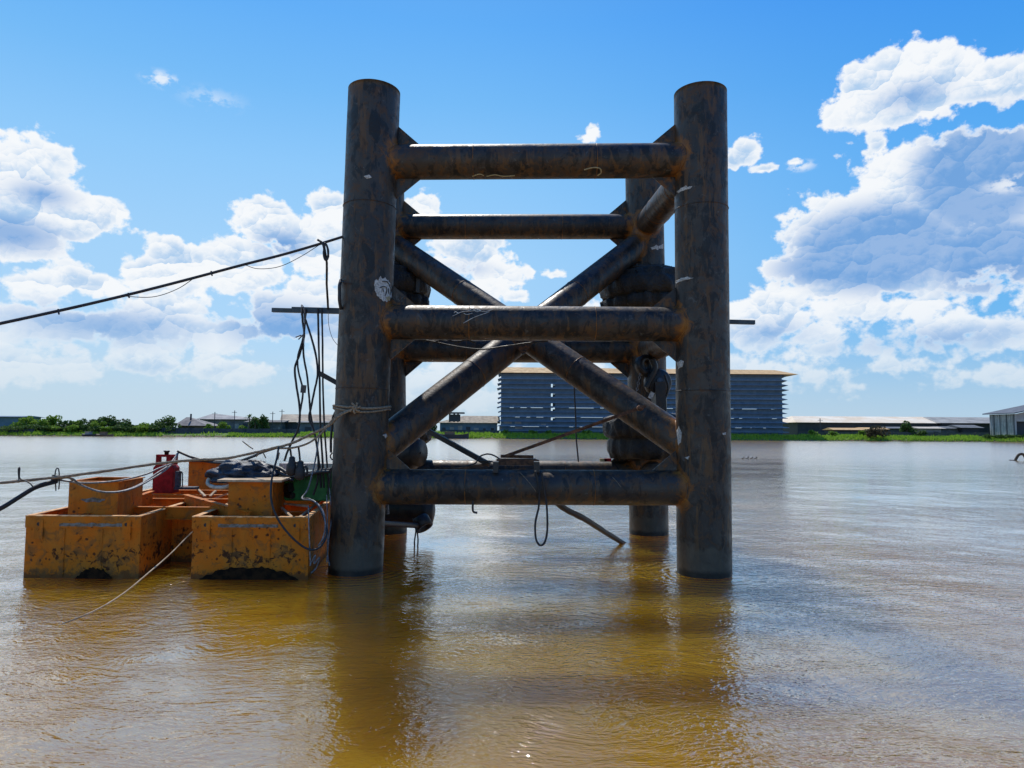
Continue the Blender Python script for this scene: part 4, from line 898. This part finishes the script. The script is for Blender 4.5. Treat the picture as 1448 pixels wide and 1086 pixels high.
for px_, h_, w_ in ((303,6.3,'between the hipped roof house and the warehouse doors'), (331,6.8,'in front of the warehouse'), (385,6.5,'right of the factory huts'), (398,7.2,'at the left end of the tan roofed warehouse'), (1160,5.5,'before the left end of the long shed')):
    t = thing('utility_pole', 'thin dark utility pole '+w_, 'pole', (wx(px_,211), 211, GZ), 'utility poles on the far bank')
    m = MB(); m.tube([Vector((wx(px_,211),211,GZ)), Vector((wx(px_,211),211,GZ+h_))], .12, 6); m.build('post', darkw, t)
    m = MB(); m.box((wx(px_,211),210.85,GZ+h_-.6), (1.6,.12,.12)); m.build('crossarm', darkw, t)
# retaining wall on the left bank and dock
def wall_run(name, lab, x0, x1, Y, z0, py, m_):
    m = MB(); a, b = wx(x0,Y), wx(x1,Y); n = int((b-a)/4); z1 = wz((x0+x1)/2, py, Y)
    for i in range(n):
        xa = a+(b-a)*i/n; xb = a+(b-a)*(i+1)/n; m.box(((xa+xb)/2, Y, (z0+z1)/2+random.uniform(-.1,.1)), (xb-xa-.02, .5, z1-z0)); m.box((xa, Y-.3, (z0+z1)/2), (.25,.3,z1-z0-.1))
    tag(m.build(name, m_, origin=(a, Y, z0)), lab, 'wall')
seaw = cm('dark_quay_wall', (.055,.07,.09), (.035,.045,.06), 1.2)
wall_run('quay_wall', 'long dark blue grey quay wall below the hipped roof house and warehouse', 212, 424, 205, -.2, 606, seaw)
wall_run('quay_wall', 'short dark quay wall under the bushes at the left edge', -40, 48, 204, -.2, 606.5, seaw)
wall_run('boundary_wall', 'dark boundary wall behind the grass below the louvred building', 624, 706, 210, .5, 608, seaw)
wall_run('boundary_wall', 'dark boundary wall running right behind the grass to the corner shed', 1128, 1398, 212, .5, 611, cm('dark_wall_two', (.06,.065,.07), (.10,.09,.08), 1.0))

# boats on the left shore and barge by the dock
def boat(label, px0, px1, py, Y, h, m_, m2):
    a, b = wx(px0,Y), wx(px1,Y); t = thing('moored_boat', label, 'boat', ((a+b)/2, Y, 0)); m = MB(); n = 12; w = 1.6
    rings = []
    for i in range(n+1):
        f = i/n; x = a+(b-a)*f; ww = w*math.sin(math.pi*min(1, .08+f*.9))**.5; zt = h*(1+.35*(2*f-1)**4); rings.append([Vector((x,Y-ww,zt)), Vector((x,Y-ww*.6,-.3)), Vector((x,Y+ww*.6,-.3)), Vector((x,Y+ww,zt))])
    vs = [v for r_ in rings for v in r_]; m.add(vs, [(i*4+k, (i+1)*4+k, (i+1)*4+(k+1)%4, i*4+(k+1)%4) for i in range(n) for k in range(4)]); m.add(vs[:4], [(0,1,2,3)]); m.add(vs[-4:], [(3,2,1,0)])
    m.build('hull', m_, t); m = MB(); L = b-a; m.box(((a+b)/2-L*.1, Y, h+.35), (L*.3, 1.6, .7)); m.box(((a+b)/2-L*.1, Y, h+.75), (L*.36, 2, .1)); m.build('cabin', m2, t)
boat('small pale roofed boat moored below the trees on the left shore', 118, 137, 614, 199, .55, darkw, palew)
boat('dark low boat moored right of the pale roofed boat', 138, 160, 615, 199, .5, brownw, brownw)
boat('dark flat boat moored at the dock left of the louvred building', 618, 663, 613, 196, 1.2, darkw, brownw)

# ---------------------------------------------------------------- trees and bushes on the far bank
def crown_mb(rx, ry, rz, nleaf, size, seed, lobes=6, flat=0):
    rg = np.random.default_rng(seed); L = []
    for i in range(lobes):
        d = rg.normal(size=3); d /= np.linalg.norm(d); q = rg.uniform(.25,.85)
        L.append((d*np.array([rx,ry,rz])*q, rg.uniform(.26,.52)))
    pts = []
    for i in range(nleaf):
        c_, r_ = L[rg.integers(lobes)]; d = rg.normal(size=3); d /= np.linalg.norm(d)
        p = c_+d*np.array([rx,ry,rz])*r_*rg.uniform(.55,1.05)**.5; pts.append(p)
    V = []; Fc = []
    for p in pts:
        n = rg.normal(size=3); n[2] += .6; n /= np.linalg.norm(n); u = np.cross(n, rg.normal(size=3)); u /= np.linalg.norm(u); w = np.cross(n, u); s_ = size*rg.uniform(.6,1.4)
        o = len(V); V += [p+u*s_, p+w*s_*.7, p-u*s_, p-w*s_*.7]; Fc.append((o,o+1,o+2,o+3))
    m = MB(); m.add(V, Fc); return m
def tree(label, px_, pyb, pyt, wpx, Y, leaf, kind='tree', name='bank_tree', group='trees on the far bank', seed=None, nleaf=None):
    seed = seed or random.randrange(99999); x = wx(px_,Y); zt = wz(px_,pyt,Y); zb = GZ-.3 if pyb is None else wz(px_,pyb,Y); H = zt-zb; rx = wpx*Y/F/2
    t = thing(name, label, kind, (x, Y, zb), group)
    tk = MB(); h0 = H*.45
    tk.tube([Vector((x,Y,zb)), Vector((x+.1,Y,zb+h0*.5)), Vector((x-.05,Y,zb+h0))], [.24,.19,.14], 7)
    for q in range(5):
        a_ = q*1.3+seed; tk.tube([Vector((x,Y,zb+h0*(.7+.06*q))), Vector((x+math.cos(a_)*rx*.35,Y+math.sin(a_)*rx*.35,zb+h0+H*.2)), Vector((x+math.cos(a_)*rx*.6,Y+math.sin(a_)*rx*.6,zb+h0+H*.36))], [.1,.07,.03], 5)
    tk.build('trunk', bark, t)
    rz = H*.46; c_ = Vector((x, Y, zt-rz)); m = crown_mb(rx*1.1, rx, rz*1.08, nleaf or int(700+75*rx*rz), .28, seed, 13)
    m.v = [tuple(Vector(v)+c_) for v in m.v]; m.build('crown', leaf, t)
TL = [ # px, top, width, depth, leaves, words
 (36,587,26,210,leaf_a,'round bright green tree just right of the blue shed'), (60,590,26,212,leaf_a,'bright bushy tree, second right of the blue shed'), (74,586,20,214,leaf_a,'taller bright tree, third right of the blue shed'),
 (52,601,30,207,leaf_b,'low dark tree under the bright ones near the blue shed'), (95,594,26,209,leaf_b,'dark rounded tree left of the pale roofed boat'), (110,593,20,213,leaf_a,'mid green tree behind the dark rounded tree'),
 (126,590,20,212,leaf_b,'dark spiky tree above the pale roofed boat'), (148,588,26,211,leaf_b,'large dark green tree above the dark low boat'), (139,593,20,208,leaf_a,'bright tree in front of the large dark one'),
 (165,592,18,214,leaf_c,'brownish thin tree right of the large dark tree'), (177,593,18,210,leaf_b,'small dark round tree in the middle of the left bank'), (190,598,26,209,leaf_a,'low bright tree right of the small dark round one'),
 (208,597,24,211,leaf_a,'light green bush-like tree left of the flat topped one'), (234,589,30,209,leaf_b,'flat topped dark tree left of the hipped roof house'), (222,601,24,207,leaf_a,'low bright tree under the flat topped one'),
 (295,601,14,208,leaf_a,'small bright tree beside the hipped roof house'), (316,597,14,209,leaf_a,'slim bright tree in front of the warehouse'), (343,601,12,209,leaf_a,'small bright tree right of the warehouse doors'),
 (362,589,14,218,leaf_b,'dark tree showing over the factory huts'), (374,588,12,219,leaf_b,'smaller dark tree right of the one over the huts'),
 (17,602,50,206,leaf_b,'wide dark tree mass at the left edge behind the quay wall'), (80,602,26,206,leaf_a,'low bright shrub tree at the water left of the boats'),
 (610,594,16,214,leaf_b,'small dark tree just left of the dock building'), (1282,597,16,213,leaf_b,'dark cone shaped tree in front of the long shed')]
for (px_, pyt, w, Y, lf, lab) in TL: tree(lab, px_, None, pyt, w*1.2, Y, lf)
tree('grey brown leafless thicket at the water right of the louvred building', 1238, 622, 603, 30, 203, leaf_c, 'bush', 'bare_bush', 'bushes on the far bank')
FB = [(28,'first'),(44,'second'),(68,'third'),(88,'fourth'),(104,'fifth'),(122,'sixth'),(136,'seventh'),(153,'eighth'),(171,'ninth'),(186,'tenth'),(202,'eleventh'),(218,'twelfth'),(240,'last')]
for i, (px_, w) in enumerate(FB): tree(w+' low shrub from the left along the foot of the left bank trees', px_, None, random.uniform(599,604), 24, 205.5+random.uniform(-.8,.8), (leaf_b, leaf_a, leaf_b)[i%3], 'bush', 'bank_shrub', 'shrubs along the left bank')
BL = [(716,'by the left end of the louvred building'),(756,'below the narrow gap of the louvred building'),(776,'just right of the gap of the louvred building'),(830,'seen under the right brace'),(1150,'left one before the long shed'),(1177,'second one before the long shed'),(1220,'at the left foot of the leafless thicket'),(1305,'in front of the pale house'),(1395,'left foot of the corner shed'),(1412,'middle foot of the corner shed'),(1424,'right foot of the corner shed'),(1440,'at the right edge by the corner shed')]
for (px_, w) in BL:
    Y = 208.5 if px_ < 1390 else 204
    tree('low green bush '+w, px_, None, 608 if px_ < 1390 else 614.5, 14, Y, leaf_a if px_ < 1300 else leaf_b, 'bush', 'bank_bush', 'bushes on the far bank', nleaf=260)
# bare tree with a shaggy head among the huts
def palm(label, px_, pyt, Y):
    x = wx(px_,Y); zt = wz(px_,pyt,Y); t = thing('palm_tree', label, 'palm', (x,Y,GZ-.2), 'palms on the left bank'); m = MB(); m.tube([Vector((x,Y,GZ-.2)), Vector((x+.2,Y,(GZ+zt)/2)), Vector((x,Y,zt-.8))], [.25,.2,.16], 7); m.build('trunk', bark, t)
    m = MB()
    for i in range(22):
        a_ = i*2.4; L = random.uniform(1.6,2.3); el_ = random.uniform(-.3,1.2); pr = None
        for s_ in range(5):
            f = s_/4; p = Vector((x+math.cos(a_)*L*f*math.cos(el_), Y+math.sin(a_)*L*f*math.cos(el_), zt-.8+L*f*math.sin(el_)-f*f*.9))
            w_ = Vector((-math.sin(a_), math.cos(a_), 0))*.22*(1-abs(f-.4))
            if pr: m.add([pr[0]-pr[1], pr[0]+pr[1], p+w_, p-w_], [(0,1,2,3)])
            pr = (p, w_)
    m.build('crown', leaf_b, t)
palm('dark palm with upright fronds right of the warehouse', 352, 586, 212); palm('second palm just right of the upright one', 360, 591, 213)
# birds / floats on the water
m = MB()
for (px_, py_) in ((1050,645),(1056,644),(1062,645.5),(1068,645)):
    p = P(px_, py_, 62 if px_ < 1400 else 70); p.z = .0
    q = MB(); q.lathe([(0,-.06),(.07,-.05),(.11,0),(.07,.06),(0,.07)], p, (0,0,1), 10); q.tube([p+Vector((.1,0,.05)), p+Vector((.15,0,.22 if px_ == 1056 else .18))], .04, 5)
    tag(q.build('floating_bottle', blackm, origin=p), {1050: 'leftmost of four tiny floats', 1056: 'tallest of four tiny floats, second from left,', 1062: 'third from left of four tiny floats', 1068: 'rightmost of four tiny floats'}[px_]+' on the water by the near right leg', 'float', 'tiny floats on the water')
p = P(1443, 644, 62); p.z = 0; q = MB(); q.tube(cr([p+Vector((-.5,0,0)), p+Vector((-.15,0,.5)), p+Vector((.25,0,.55)), p+Vector((.5,0,.1))]), .12, 7); q.box(p+Vector((-.7,0,.0)), (.5,.3,.1))
tag(q.build('driftwood', bark, origin=p), 'bent piece of dark driftwood on the water at the right edge', 'driftwood')
S.render.engine = 'CYCLES'
